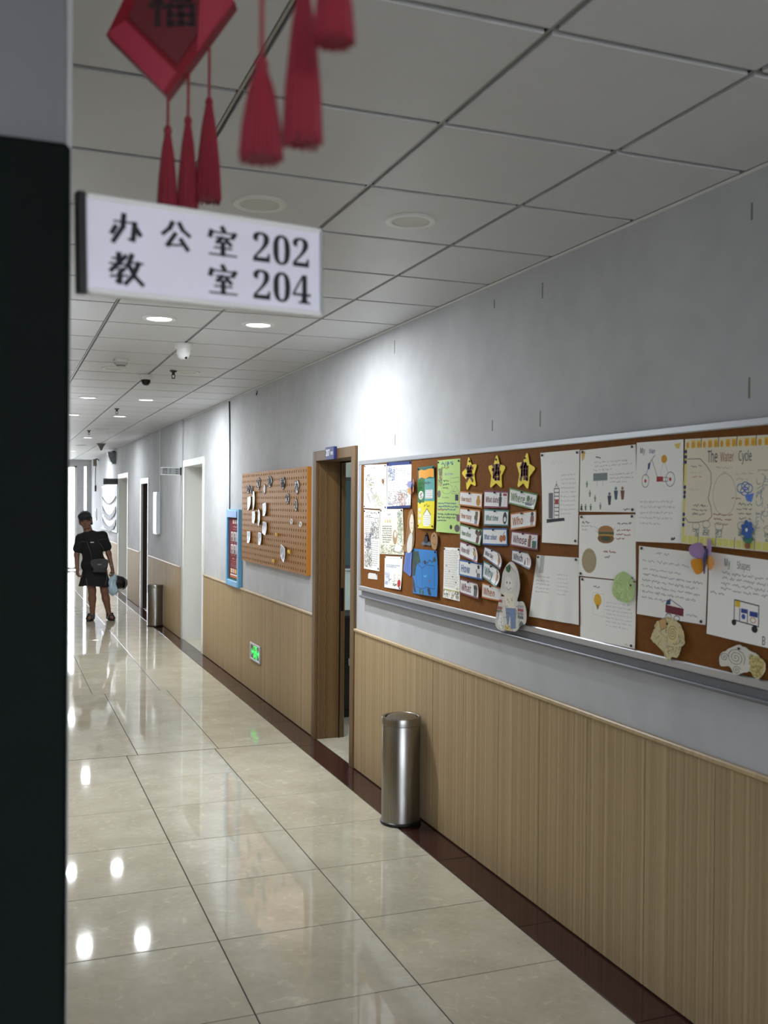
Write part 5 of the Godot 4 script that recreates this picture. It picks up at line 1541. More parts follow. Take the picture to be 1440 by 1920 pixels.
func board_cards() -> void:
	var orange := Color(0.72, 0.44, 0.18)
	var maroon := Color(0.46, 0.12, 0.24)
	var teal := Color(0.20, 0.46, 0.46)
	var bluec := Color(0.16, 0.38, 0.62)
	var green := Color(0.32, 0.50, 0.22)
	var navy := Color(0.24, 0.16, 0.34)
	var cards := [
		["How much", orange, [-4.489, 1.788, -4.237, 1.776, -4.241, 1.703, -4.495, 1.717], "pear", {}],
		["How many", orange, [-4.49, 1.705, -4.26, 1.696, -4.254, 1.617, -4.49, 1.632], "man", {"br": 0.012}],
		["How often", green, [-4.483, 1.623, -4.237, 1.602, -4.239, 1.525, -4.484, 1.548], "face", {"br": 0.012}],
		["How old", maroon, [-4.481, 1.539, -4.265, 1.522, -4.252, 1.442, -4.487, 1.468], "man", {"tr": 0.024, "br": 0.02}],
		["How", bluec, [-4.487, 1.447, -4.23, 1.441, -4.232, 1.362, -4.488, 1.369], "man", {}],
		["What", maroon, [-4.477, 1.353, -4.253, 1.347, -4.252, 1.271, -4.481, 1.28], "bin", {"tr": 0.016, "br": 0.012}],
		["What date", maroon, [-4.222, 1.788, -3.979, 1.781, -3.982, 1.704, -4.226, 1.707], "date", {}],
		["What time", teal, [-4.221, 1.7, -3.973, 1.696, -3.976, 1.624, -4.224, 1.622], "clock", {}],
		["What colour", bluec, [-4.234, 1.609, -3.99, 1.615, -3.984, 1.536, -4.237, 1.53], "fruit", {}],
		["What day", navy, [-4.212, 1.524, -4.01, 1.503, -4.008, 1.428, -4.231, 1.474], "girl", {"tr": 0.03, "br": 0.026}],
		["Why", teal, [-4.221, 1.455, -4.017, 1.427, -4.034, 1.345, -4.229, 1.376], "girl", {"tr": 0.03, "br": 0.034}],
		["When", orange, [-4.234, 1.351, -4.025, 1.343, -4.037, 1.278, -4.237, 1.279], "", {"tr": 0.01}],
		["Where", green, [-3.971, 1.798, -3.718, 1.767, -3.729, 1.702, -3.978, 1.726], "city", {"br": 0.014}],
		["Who", orange, [-3.96, 1.683, -3.729, 1.7, -3.716, 1.63, -3.958, 1.607], "girl", {"br": 0.012}],
		["Whose", maroon, [-3.949, 1.605, -3.709, 1.598, -3.714, 1.527, -3.957, 1.539], "lady", {}],
		["Which", navy, [-3.943, 1.521, -3.75, 1.518, -3.732, 1.444, -3.947, 1.468], "shapes", {"tr": 0.03, "br": 0.03}],
	]
	var named := {orange: "orange", maroon: "maroon", teal: "teal", bluec: "blue", green: "green", navy: "dark purple"}
	for c in cards:
		var p := Pad.new(256, 96, Color(0.88, 0.88, 0.88), 7)
		for r in [[0, 0, 100, 9], [0, 91, 100, 9], [0, 0, 3.2, 100], [96.8, 0, 3.2, 100]]:
			p.rect(r[0], r[1], r[2], r[3], c[1])
		var skin := Color(0.42, 0.27, 0.19)
		match c[3]:
			"pear":
				p.oval(84, 62, 8, 26, Color(0.74, 0.52, 0.14))
				p.oval(84, 34, 5, 16, Color(0.74, 0.52, 0.14))
			"man":
				p.oval(84, 26, 4.5, 12, Color(0.1, 0.1, 0.1))
				p.poly([Vector2(78, 38), Vector2(90, 38), Vector2(91, 66), Vector2(77, 66)], Color(0.75, 0.62, 0.35) if c[0] == "How old" else Color(0.82, 0.82, 0.82))
				p.rect(79, 64, 4.5, 26, Color(0.18, 0.22, 0.34))
				p.rect(85, 64, 4.5, 26, Color(0.18, 0.22, 0.34))
				p.rect(75, 40, 3, 24, skin)
				if c[0] == "How many":
					p.rect(78, 14, 12, 52, Color(0.36, 0.33, 0.22))
			"face":
				p.oval(78, 24, 6, 16, Color(0.1, 0.08, 0.08))
				p.oval(92, 24, 6, 16, Color(0.1, 0.08, 0.08))
				p.oval(85, 34, 7, 18, skin)
				p.rect(79, 52, 12, 38, Color(0.36, 0.12, 0.12))
			"bin":
				p.oval(79, 36, 5, 18, Color(0.1, 0.1, 0.1))
				p.oval(88, 34, 5, 20, Color(0.12, 0.2, 0.12))
				p.rect(75, 48, 17, 42, Color(0.36, 0.36, 0.34))
			"date":
				p.oval(70, 22, 4.5, 13, Color(0.05, 0.05, 0.05))
				p.poly([Vector2(64, 34), Vector2(76, 34), Vector2(74, 90), Vector2(66, 90)], Color(0.07, 0.07, 0.08))
				p.rect(80, 14, 14, 14, Color(0.55, 0.12, 0.2))
				p.scrawl(81, 40, 12, 4, 12, 3.0, Color(0.45, 0.45, 0.48), 1.4)
			"clock":
				p.oval(86, 50, 7.5, 38, Color(0.08, 0.08, 0.1))
				p.oval(86, 58, 4.5, 16, Color(0.85, 0.85, 0.85))
			"fruit":
				p.oval(78, 60, 7, 20, Color(0.70, 0.38, 0.16))
				p.oval(89, 56, 6, 18, Color(0.62, 0.36, 0.22))
				p.line(Vector2(84, 40), Vector2(92, 20), 3.0, Color(0.2, 0.3, 0.5))
			"girl":
				p.oval(85, 22, 5, 13, Color(0.42, 0.24, 0.12) if c[0] != "Who" else Color(0.08, 0.07, 0.07))
				p.poly([Vector2(79, 34), Vector2(91, 34), Vector2(92, 70), Vector2(78, 70)], Color(0.62, 0.44, 0.2) if c[0] != "Who" else Color(0.45, 0.25, 0.2))
				p.rect(81, 68, 3.4, 22, skin)
				p.rect(86, 68, 3.4, 22, skin)
			"city":
				for k in 6:
					p.rect(66 + k * 5, 26 + (k * 37) % 22, 4, 40, Color(0.45, 0.46, 0.44) if k % 2 else Color(0.62, 0.63, 0.62))
				p.oval(72, 40, 5, 18, Color(0.26, 0.42, 0.2))
				p.poly([Vector2(62, 68), Vector2(92, 68), Vector2(86, 84), Vector2(66, 84)], Color(0.34, 0.38, 0.44))
			"lady":
				p.oval(72, 26, 5, 14, Color(0.55, 0.28, 0.16))
				p.rect(66, 38, 10, 50, Color(0.48, 0.3, 0.22))
				p.rect(80, 46, 14, 44, Color(0.18, 0.42, 0.36))
				p.line(Vector2(78, 40), Vector2(88, 26), 3.0, Color(0.35, 0.35, 0.4))
			"shapes":
				p.poly([Vector2(64, 86), Vector2(68, 40), Vector2(73, 86)], Color(0.15, 0.15, 0.2))
				p.rect(77, 38, 8, 6, Color(0.66, 0.36, 0.2))
				p.rect(79, 38, 4, 48, Color(0.66, 0.36, 0.2))
				p.rect(88, 40, 2.6, 44, Color(0.52, 0.3, 0.3))
		p.line(Vector2(46, 8), Vector2(58, 22), 1.2, Color(0.4, 0.4, 0.4))
		var how: Dictionary = c[4]
		how["bow"] = 0.004
		how["off"] = 0.006
		var t := sheet("word_card", "%s-edged word card reading %s on the notice board" % [named[c[1]], c[0]], "card", c[2], XB, paper_mat(p.tex(), 0.32), how, "question-word cards on the notice board", 0)
		put("pin", pin_mesh, M.pin, t, (t.get_meta("surf") as Callable).call(0.47, 0.10))
		var n: int = c[0].length()
		var tall: float = 0.66 if n < 6 else (0.50 if n < 9 else 0.42)
		if c[0] == "How much" or c[0] == "How many" or c[0] == "What date" or c[0] == "What time":
			tall = 0.46
		var stretch: float = [0.95, 0.9, 0.72][0 if n < 5 else (1 if n < 6 else 2)]
		if n > 9:
			stretch = 0.66
		write(t, c[0], c[2], 0.09, 0.53, tall, mat(c[1].darkened(0.1), 0.5), font_bold, stretch)

func outline(pts: Array, wobble := 0.0, sd := 1) -> PackedVector2Array:
	var g := RandomNumberGenerator.new()
	g.seed = sd
	var r := PackedVector2Array()
	var n := pts.size()
	for i in n:
		for s in 4:
			var q: Vector2 = (pts[i] as Vector2).cubic_interpolate(pts[(i + 1) % n], pts[(i - 1 + n) % n], pts[(i + 2) % n], s / 4.0)
			r.append(q + Vector2(g.randf_range(-wobble, wobble), g.randf_range(-wobble, wobble)))
	return r

func board_cutouts() -> void:
	# stars carrying one character each
	var sh := [
		["left", [-4.39, 1.951, -4.461, 1.876, -4.406, 1.794, -4.313, 1.813, -4.305, 1.911], "ying"],
		["middle", [-4.094, 1.949, -4.176, 1.898, -4.155, 1.802, -4.047, 1.801, -4.013, 1.892], "yu"],
		["right", [-3.811, 1.946, -3.903, 1.904, -3.892, 1.801, -3.804, 1.792, -3.744, 1.878], "corner"],
	]
	var yellow := mat(Color(0.93, 0.83, 0.12), 0.5)
	var wine := mat(Color(0.36, 0.07, 0.14), 0.6)
	for s in sh:
		var q: Array = s[1]
		var c := Vector2.ZERO
		for k in 5:
			c += Vector2(q[2 * k], q[2 * k + 1]) / 5.0
		var pts := PackedVector2Array()
		for k in 5:
			var a := Vector2(q[2 * k], q[2 * k + 1]) - c
			var b := Vector2(q[(2 * k + 2) % 10], q[(2 * k + 3) % 10]) - c
			var tang := Vector2(-a.y, a.x).normalized() * 0.006
			pts.append(a * 0.97 - tang)
			pts.append(a * 1.0)
			pts.append(a * 0.97 + tang)
			pts.append((a + b) * 0.5 * 0.72)
		var t := on_wall("star", "%s of the three yellow paper stars with a maroon character" % s[0], "star", c.x, c.y, XB, "yellow stars on the notice board")
		if not Geometry2D.is_polygon_clockwise(pts):
			pts.reverse()
		var star := put("card_star", MB.new().prism(pts, 0.004, 0.007), yellow, t)
		put("character", strokes(s[2], 0.082, Vector2(-0.043, 0.045), 0.007, 0.0085, 0.17, 0.2), wine, star)
		put("pin", pin_mesh, M.pin, t, Vector3(0, q[1] - c.y - 0.02, 0.006))
	# girl with long hair and a blue skirt
	var tan_c := Color(0.60, 0.46, 0.30)
	var t := on_wall("girl_cutout", "paper girl cutout with long brown hair and a blue skirt", "cutout", -5.15, 1.50, XB)
	var hair := outline([Vector2(0.03, 0.19), Vector2(-0.01, 0.15), Vector2(-0.025, 0.07), Vector2(-0.045, 0.0), Vector2(-0.085, -0.02), Vector2(-0.07, -0.045), Vector2(0.0, -0.05), Vector2(0.06, -0.03), Vector2(0.085, 0.03), Vector2(0.08, 0.12), Vector2(0.06, 0.18)])
	put("hair", MB.new().prism(hair, 0.004, 0.006), mat(tan_c, 0.7), t)
	put("face", MB.new().prism(outline([Vector2(0.045, 0.165), Vector2(0.015, 0.12), Vector2(0.03, 0.075), Vector2(0.055, 0.06), Vector2(0.072, 0.09), Vector2(0.072, 0.14)]), 0.006, 0.007), mat(Color(0.88, 0.83, 0.76), 0.7), t)
	put("blouse", MB.new().prism(outline([Vector2(0.02, 0.05), Vector2(-0.015, 0.0), Vector2(-0.01, -0.05), Vector2(0.045, -0.04), Vector2(0.06, 0.03), Vector2(0.05, 0.06)]), 0.006, 0.0072), mat(Color(0.82, 0.82, 0.80), 0.7), t)
	put("skirt", MB.new().prism(outline([Vector2(-0.03, -0.045), Vector2(-0.055, -0.10), Vector2(-0.068, -0.155), Vector2(-0.02, -0.17), Vector2(0.035, -0.178), Vector2(0.04, -0.11), Vector2(0.045, -0.045)]), 0.003, 0.005), mat(Color(0.38, 0.50, 0.78), 0.7), t)
	var ln := MB.new()
	for k in 3:
		ln.tube([Vector3(-0.02 + k * 0.02, -0.06, 0.0052), Vector3(-0.035 + k * 0.022, -0.12, 0.0052), Vector3(-0.045 + k * 0.03, -0.165, 0.0052)], 0.001, 4)
	ln.tube([Vector3(0.0, 0.14, 0.0062), Vector3(0.0, 0.09, 0.0062), Vector3(-0.02, 0.03, 0.0062), Vector3(-0.04, -0.02, 0.0062)], 0.0012, 4).tube([Vector3(0.078, 0.12, 0.0062), Vector3(0.078, 0.06, 0.0062), Vector3(0.065, 0.0, 0.0062)], 0.0012, 4)
	ln.tube([Vector3(0.036, 0.115, 0.0071), Vector3(0.043, 0.117, 0.0071)], 0.0016, 4).tube([Vector3(0.056, 0.117, 0.0071), Vector3(0.063, 0.115, 0.0071)], 0.0016, 4).tube([Vector3(0.045, 0.088, 0.0071), Vector3(0.055, 0.087, 0.0071)], 0.0014, 4)
	tell(put("ink_lines", ln, mat(Color(0.30, 0.22, 0.18), 0.7), t), "thin brown ink lines").set_meta("kind", "stuff")
	# small butterfly between the sheets, another on the right
	for b in [[-5.085, 1.81, 0.05, [Color(0.62, 0.62, 0.82), Color(0.86, 0.62, 0.36)], "small lilac and orange paper butterfly near the blue-banded sheet"], [-2.627, 1.55, 0.068, [Color(0.62, 0.50, 0.68), Color(0.84, 0.56, 0.14)], "lilac and orange paper butterfly between two white sheets on the right"]]:
		var o := on_wall("paper_butterfly", b[4], "butterfly", b[0], b[1], XB, "paper butterflies on the notice board")
		var s: float = b[2]
		var wings := [[Vector2(0, 0), Vector2(-0.3, 0.75), Vector2(-0.95, 0.55), Vector2(-0.8, 0.1)], [Vector2(0, 0), Vector2(-0.85, -0.1), Vector2(-0.55, -0.75), Vector2(-0.1, -0.5)], [Vector2(0, 0), Vector2(0.1, 0.95), Vector2(0.55, 0.75), Vector2(0.5, 0.25)], [Vector2(0, 0), Vector2(0.5, 0.2), Vector2(0.95, -0.15), Vector2(0.4, -0.5)]]
		for k in 4:
			var w := []
			for q in wings[k]:
				w.append(q * s)
			put("wing", MB.new().add(MB.new().prism(outline(w), 0.0, 0.0015), Transform3D(Basis(Vector3.UP, -0.3 if k > 1 else 0.3), Vector3(0, 0, 0.008))), mat(b[3][0] if k % 2 == 0 else b[3][1], 0.6), o)
		put("body", MB.new().tube([Vector3(0.15, 0.5, 0.016) * Vector3(s, s, 1), Vector3(0, 0, 0.016), Vector3(-0.05, -0.7, 0.014) * Vector3(s, s, 1)], [0.003, 0.005, 0.002], 8), mat(Color(0.2, 0.25, 0.45), 0.5), o)
		put("pin", pin_mesh, M.pin, o, Vector3(0, 0, 0.012))
	# seated figure badge and tan oval
	t = on_wall("figure_badge", "tiny dark seated figure pinned above the blue painting", "badge", -4.897, 1.535, XB)
	put("legs", MB.new().prism(outline([Vector2(-0.062, -0.026), Vector2(-0.03, -0.014), Vector2(0.0, -0.012), Vector2(0.03, -0.014), Vector2(0.062, -0.026), Vector2(0.045, -0.036), Vector2(0.0, -0.032), Vector2(-0.045, -0.036)]), 0.003, 0.008), mat(Color(0.34, 0.40, 0.45), 0.6), t)
	put("torso", MB.new().prism(outline([Vector2(-0.012, 0.018), Vector2(-0.026, -0.014), Vector2(0.0, -0.022), Vector2(0.026, -0.014), Vector2(0.012, 0.018)]), 0.004, 0.010), mat(Color(0.10, 0.12, 0.18), 0.6), t)
	put("head", MB.new().prism(outline([Vector2(0, 0.034), Vector2(-0.009, 0.026), Vector2(-0.006, 0.014), Vector2(0.006, 0.014), Vector2(0.009, 0.026)]), 0.004, 0.010), mat(Color(0.25, 0.17, 0.12), 0.6), t)
	t = on_wall("oval_cutout", "tan oval paper cutout hanging above the blue painting", "cutout", -4.777, 1.528, XB)
	put("card", MB.new().prism(outline([Vector2(0.0, 0.045), Vector2(-0.035, 0.03), Vector2(-0.042, -0.01), Vector2(-0.02, -0.04), Vector2(0.02, -0.044), Vector2(0.042, -0.01), Vector2(0.036, 0.03)]), 0.012, 0.015), mat(Color(0.62, 0.48, 0.32), 0.7), t)
	put("pin", MB.new().tube([Vector3(0, 0.03, 0), Vector3(0, 0.03, 0.018)], 0.003, 8), M.pin, t)
	var sc := MB.new()
	sc.tube([Vector3(-0.02, 0.02, 0.0153), Vector3(0.0, 0.028, 0.0153), Vector3(0.02, 0.015, 0.0153)], 0.001, 4).tube([Vector3(-0.02, -0.01, 0.0153), Vector3(0.005, -0.02, 0.0153), Vector3(0.022, -0.012, 0.0153)], 0.001, 4)
	tell(put("ink_lines", sc, mat(Color(0.36, 0.25, 0.16), 0.7), t), "thin brown ink lines").set_meta("kind", "stuff")
	# girl sitting between books, hanging over the lower rail
	t = on_wall("girl_cutout", "large paper cutout of a seated girl among books overlapping the lower frame", "cutout", -3.915, 1.31, XW - 0.045)
	var body := outline([Vector2(-0.02, 0.152), Vector2(-0.07, 0.11), Vector2(-0.088, 0.05), Vector2(-0.095, 0.015), Vector2(-0.055, 0.0), Vector2(-0.10, -0.012), Vector2(-0.13, -0.08), Vector2(-0.14, -0.14), Vector2(-0.09, -0.158), Vector2(-0.02, -0.15), Vector2(0.05, -0.145), Vector2(0.09, -0.115), Vector2(0.135, -0.10), Vector2(0.14, -0.05), Vector2(0.115, -0.01), Vector2(0.06, -0.012), Vector2(0.072, 0.02), Vector2(0.082, 0.06), Vector2(0.065, 0.12), Vector2(0.02, 0.155)])
	var p := Pad.new(256, 300, Color(0.78, 0.77, 0.74), 21)
	p.oval(45, 22, 22, 20, Color(0.82, 0.81, 0.78))
	for k in 9:
		p.path([Vector2(46, 3), Vector2(30 + k * 4.6, 8 + absf(k - 4.0) * 1.6), Vector2(22 + k * 6.2, 22 + absf(k - 4.0) * 3.6)], 1.3, Color(0.55, 0.53, 0.52))
	for k in 14:
		p.path([Vector2(44, 4), Vector2(22 + k * 3.8, 16), Vector2(18 + k * 4.4, 40)], 1.2, Color(0.50, 0.48, 0.48))
	p.oval(43, 31, 12, 9, Color(0.84, 0.82, 0.79))
	p.path([Vector2(36, 37), Vector2(43, 40.5), Vector2(51, 37)], 1.6, Color(0.4, 0.38, 0.37))
	p.oval(38, 30, 1.6, 1.6, Color(0.3, 0.27, 0.27))
	p.oval(48, 30, 1.6, 1.6, Color(0.3, 0.27, 0.27))
	p.poly([Vector2(34, 8), Vector2(48, 4), Vector2(50, 12), Vector2(44, 16), Vector2(36, 14)], Color(0.14, 0.34, 0.16))
	p.poly([Vector2(30, 44), Vector2(60, 44), Vector2(64, 66), Vector2(30, 68)], Color(0.84, 0.82, 0.74))
	p.poly([Vector2(34, 66), Vector2(68, 64), Vector2(68, 92), Vector2(52, 94), Vector2(50, 76), Vector2(40, 90)], Color(0.42, 0.50, 0.64))
	for k in 4:
		p.rect(3, 56 + k * 5, 20, 4, [Color(0.60, 0.28, 0.30), Color(0.75, 0.73, 0.66), Color(0.62, 0.34, 0.34), Color(0.45, 0.44, 0.38)][k])
		p.rect(74, 58 + k * 5, 18, 4, [Color(0.6, 0.6, 0.62), Color(0.62, 0.30, 0.32), Color(0.55, 0.55, 0.56), Color(0.40, 0.40, 0.42)][k])
	p.oval(18, 88, 9, 9, Color(0.86, 0.86, 0.85))
	p.oval(18, 78, 5, 5, Color(0.86, 0.86, 0.85))
	p.oval(86, 88, 8, 8, Color(0.38, 0.39, 0.40))
	p.poly([Vector2(30, 92), Vector2(50, 90), Vector2(50, 99), Vector2(32, 99)], Color(0.80, 0.72, 0.42))
	p.doodle(4, 48, 92, 50, 40, [Color(0.35, 0.34, 0.36), Color(0.5, 0.48, 0.46)], 1.6, 7.0)
	put("card", MB.new().prism(body, 0.0, 0.003), paper_mat(p.tex()), t)
	put("pin", MB.new().tube([Vector3(-0.01, 0.13, -0.0225), Vector3(-0.01, 0.13, 0.006)], 0.004, 8), M.pin, t)
	# leaf, flowers
	t = on_wall("leaf_cutout", "light green crumpled leaf cutout on the edge of the balloon sheet", "cutout", -3.085, 1.423, XB)
	p = Pad.new(96, 96, Color(0.70, 0.80, 0.54), 22)
	p.doodle(5, 5, 90, 90, 30, [Color(0.58, 0.70, 0.42), Color(0.78, 0.86, 0.64), Color(0.62, 0.74, 0.46)], 2.0, 16.0)
	put("card", MB.new().prism(outline([Vector2(0.0, 0.056), Vector2(-0.045, 0.035), Vector2(-0.067, -0.02), Vector2(-0.03, -0.05), Vector2(0.03, -0.054), Vector2(0.066, -0.03), Vector2(0.062, 0.02), Vector2(0.035, 0.045)], 0.002, 3), 0.008, 0.011), paper_mat(p.tex()), t)
	put("pin", MB.new().tube([Vector3(0.05, 0.01, 0), Vector3(0.05, 0.01, 0.014)], 0.004, 8), M.pin, t)
	t = on_wall("flower_cutout", "cream flower bouquet cutout below the wagon sheet", "cutout", -2.82, 1.268, XB)
	p = Pad.new(200, 160, Color(0.80, 0.76, 0.60), 23)
	p.doodle(2, 2, 96, 96, 110, [Color(0.55, 0.50, 0.36), Color(0.86, 0.80, 0.56), Color(0.45, 0.42, 0.33), Color(0.82, 0.72, 0.40)], 2.0, 11.0)
	p.oval(66, 36, 16, 22, Color(0.84, 0.78, 0.56))
	p.swirl(66, 36, 15, Color(0.42, 0.36, 0.24), 2.0, 3.0)
	p.poly([Vector2(26, 10), Vector2(46, 4), Vector2(50, 24), Vector2(32, 34)], Color(0.78, 0.62, 0.40))
	p.path([Vector2(26, 10), Vector2(46, 4), Vector2(50, 24), Vector2(32, 34)], 2.0, Color(0.40, 0.34, 0.24), true)
	put("card", MB.new().prism(outline([Vector2(0.0, 0.072), Vector2(-0.06, 0.052), Vector2(-0.075, 0.02), Vector2(-0.092, -0.012), Vector2(-0.055, -0.03), Vector2(-0.02, -0.052), Vector2(0.0, -0.072), Vector2(0.03, -0.06), Vector2(0.055, -0.055), Vector2(0.07, -0.02), Vector2(0.09, 0.0), Vector2(0.075, 0.04), Vector2(0.04, 0.068)], 0.003, 5), 0.0095, 0.0125), paper_mat(p.tex()), t)
	put("pin", MB.new().tube([Vector3(0.0, 0.05, 0), Vector3(0.0, 0.05, 0.016)], 0.004, 8), M.pin, t)
	t = on_wall("flower_cutout", "white and yellow rose cutout near the lower frame below the shapes sheet", "cutout", -2.455, 1.248, XB)
	p = Pad.new(200, 140, Color(0.84, 0.83, 0.78), 24)
	p.poly([Vector2(66, 30), Vector2(100, 20), Vector2(100, 100), Vector2(72, 90)], Color(0.78, 0.72, 0.48))
	p.swirl(38, 44, 22, Color(0.34, 0.33, 0.33), 2.0, 3.2)
	p.swirl(12, 50, 10, Color(0.34, 0.33, 0.33), 1.8, 2.0)
	p.swirl(40, 84, 10, Color(0.34, 0.33, 0.33), 1.8, 2.0)
	p.doodle(68, 24, 30, 70, 50, [Color(0.5, 0.45, 0.25), Color(0.88, 0.84, 0.58), Color(0.70, 0.62, 0.32)], 2.0, 9.0)
	put("card", MB.new().prism(outline([Vector2(-0.01, 0.045), Vector2(-0.06, 0.026), Vector2(-0.10, 0.0), Vector2(-0.095, -0.03), Vector2(-0.055, -0.028), Vector2(-0.03, -0.05), Vector2(0.0, -0.04), Vector2(0.04, -0.03), Vector2(0.065, -0.048), Vector2(0.09, -0.03), Vector2(0.1, 0.005), Vector2(0.07, 0.025), Vector2(0.04, 0.035)], 0.002, 6), 0.0095, 0.0125), paper_mat(p.tex()), t)
	put("pin", MB.new().tube([Vector3(-0.01, 0.035, 0), Vector3(-0.01, 0.035, 0.016)], 0.004, 8), M.pin, t)
	# blue flower on the poster
	t = on_wall("flower_cutout", "small blue flower cutout on the water poster", "cutout", -2.435, 1.638, XB)
	var fl := PackedVector2Array()
	for k in 40:
		var a := TAU * k / 40
		var r := 0.024 * (1.0 + 0.16 * cos(a * 7))
		fl.append(Vector2(cos(a) * r, sin(a) * r * 1.1 + 0.012))
	put("petals", MB.new().prism(fl, 0.012, 0.015), mat(Color(0.10, 0.34, 0.66), 0.6), t)
	put("eye", MB.new().prism(outline([Vector2(0, 0.018), Vector2(-0.005, 0.012), Vector2(0, 0.006), Vector2(0.005, 0.012)]), 0.015, 0.0165), M.plastic, t)
	put("leaf", MB.new().prism(outline([Vector2(-0.02, -0.014), Vector2(0.0, -0.008), Vector2(0.022, -0.012), Vector2(0.012, -0.03), Vector2(-0.006, -0.03)]), 0.011, 0.0135), mat(Color(0.18, 0.46, 0.34), 0.6), t)
	put("pot", MB.new().prism(outline([Vector2(-0.008, -0.03), Vector2(0.009, -0.03), Vector2(0.008, -0.044), Vector2(-0.007, -0.044)]), 0.011, 0.014), mat(Color(0.55, 0.30, 0.14), 0.6), t)
	put("pin", MB.new().tube([Vector3(0.0, 0.02, 0), Vector3(0.0, 0.02, 0.0155)], 0.003, 8), M.pin, t)

func build_bins() -> void:
	var spots := [[2.032, -4.975, "tall stainless steel swing-lid bin beside the open wooden door"], [2.018, -14.0, "stainless steel bin farther away beside the dark brown doorway"]]
	for s in spots:
		var t := thing("trash_bin", s[2], "bin", Vector3(s[0], 0, s[1]), 0.0, "steel bins in the corridor")
		put("base_ring", MB.new().lathe([Vector2(0.0, 0.0), Vector2(0.108, 0.0), Vector2(0.111, 0.006), Vector2(0.110, 0.016), Vector2(0.104, 0.02)], 48), M.black, t)
		put("body", MB.new().lathe([Vector2(0.104, 0.014), Vector2(0.104, 0.535), Vector2(0.1015, 0.54)], 64), M.steel, t)
		var ring := put("lid_ring", MB.new().lathe([Vector2(0.104, 0.532), Vector2(0.107, 0.535), Vector2(0.107, 0.568), Vector2(0.104, 0.576), Vector2(0.096, 0.577), Vector2(0.089, 0.572), Vector2(0.088, 0.55)], 64), M.steel, t)
		put("inner_well", MB.new().lathe([Vector2(0.0, 0.546), Vector2(0.09, 0.546), Vector2(0.09, 0.55)], 32), M.black, t)
		var flap := MB.new().lathe([Vector2(0.0, -0.004), Vector2(0.082, -0.004), Vector2(0.084, 0.0), Vector2(0.08, 0.004), Vector2(0.05, 0.009), Vector2(0.0, 0.012)], 48)
		put("swing_flap", MB.new().add(flap, Transform3D(Basis(Vector3(0.8, 0, 0.6).normalized(), 0.10), Vector3(0, 0.567, 0))), M.steel, ring)

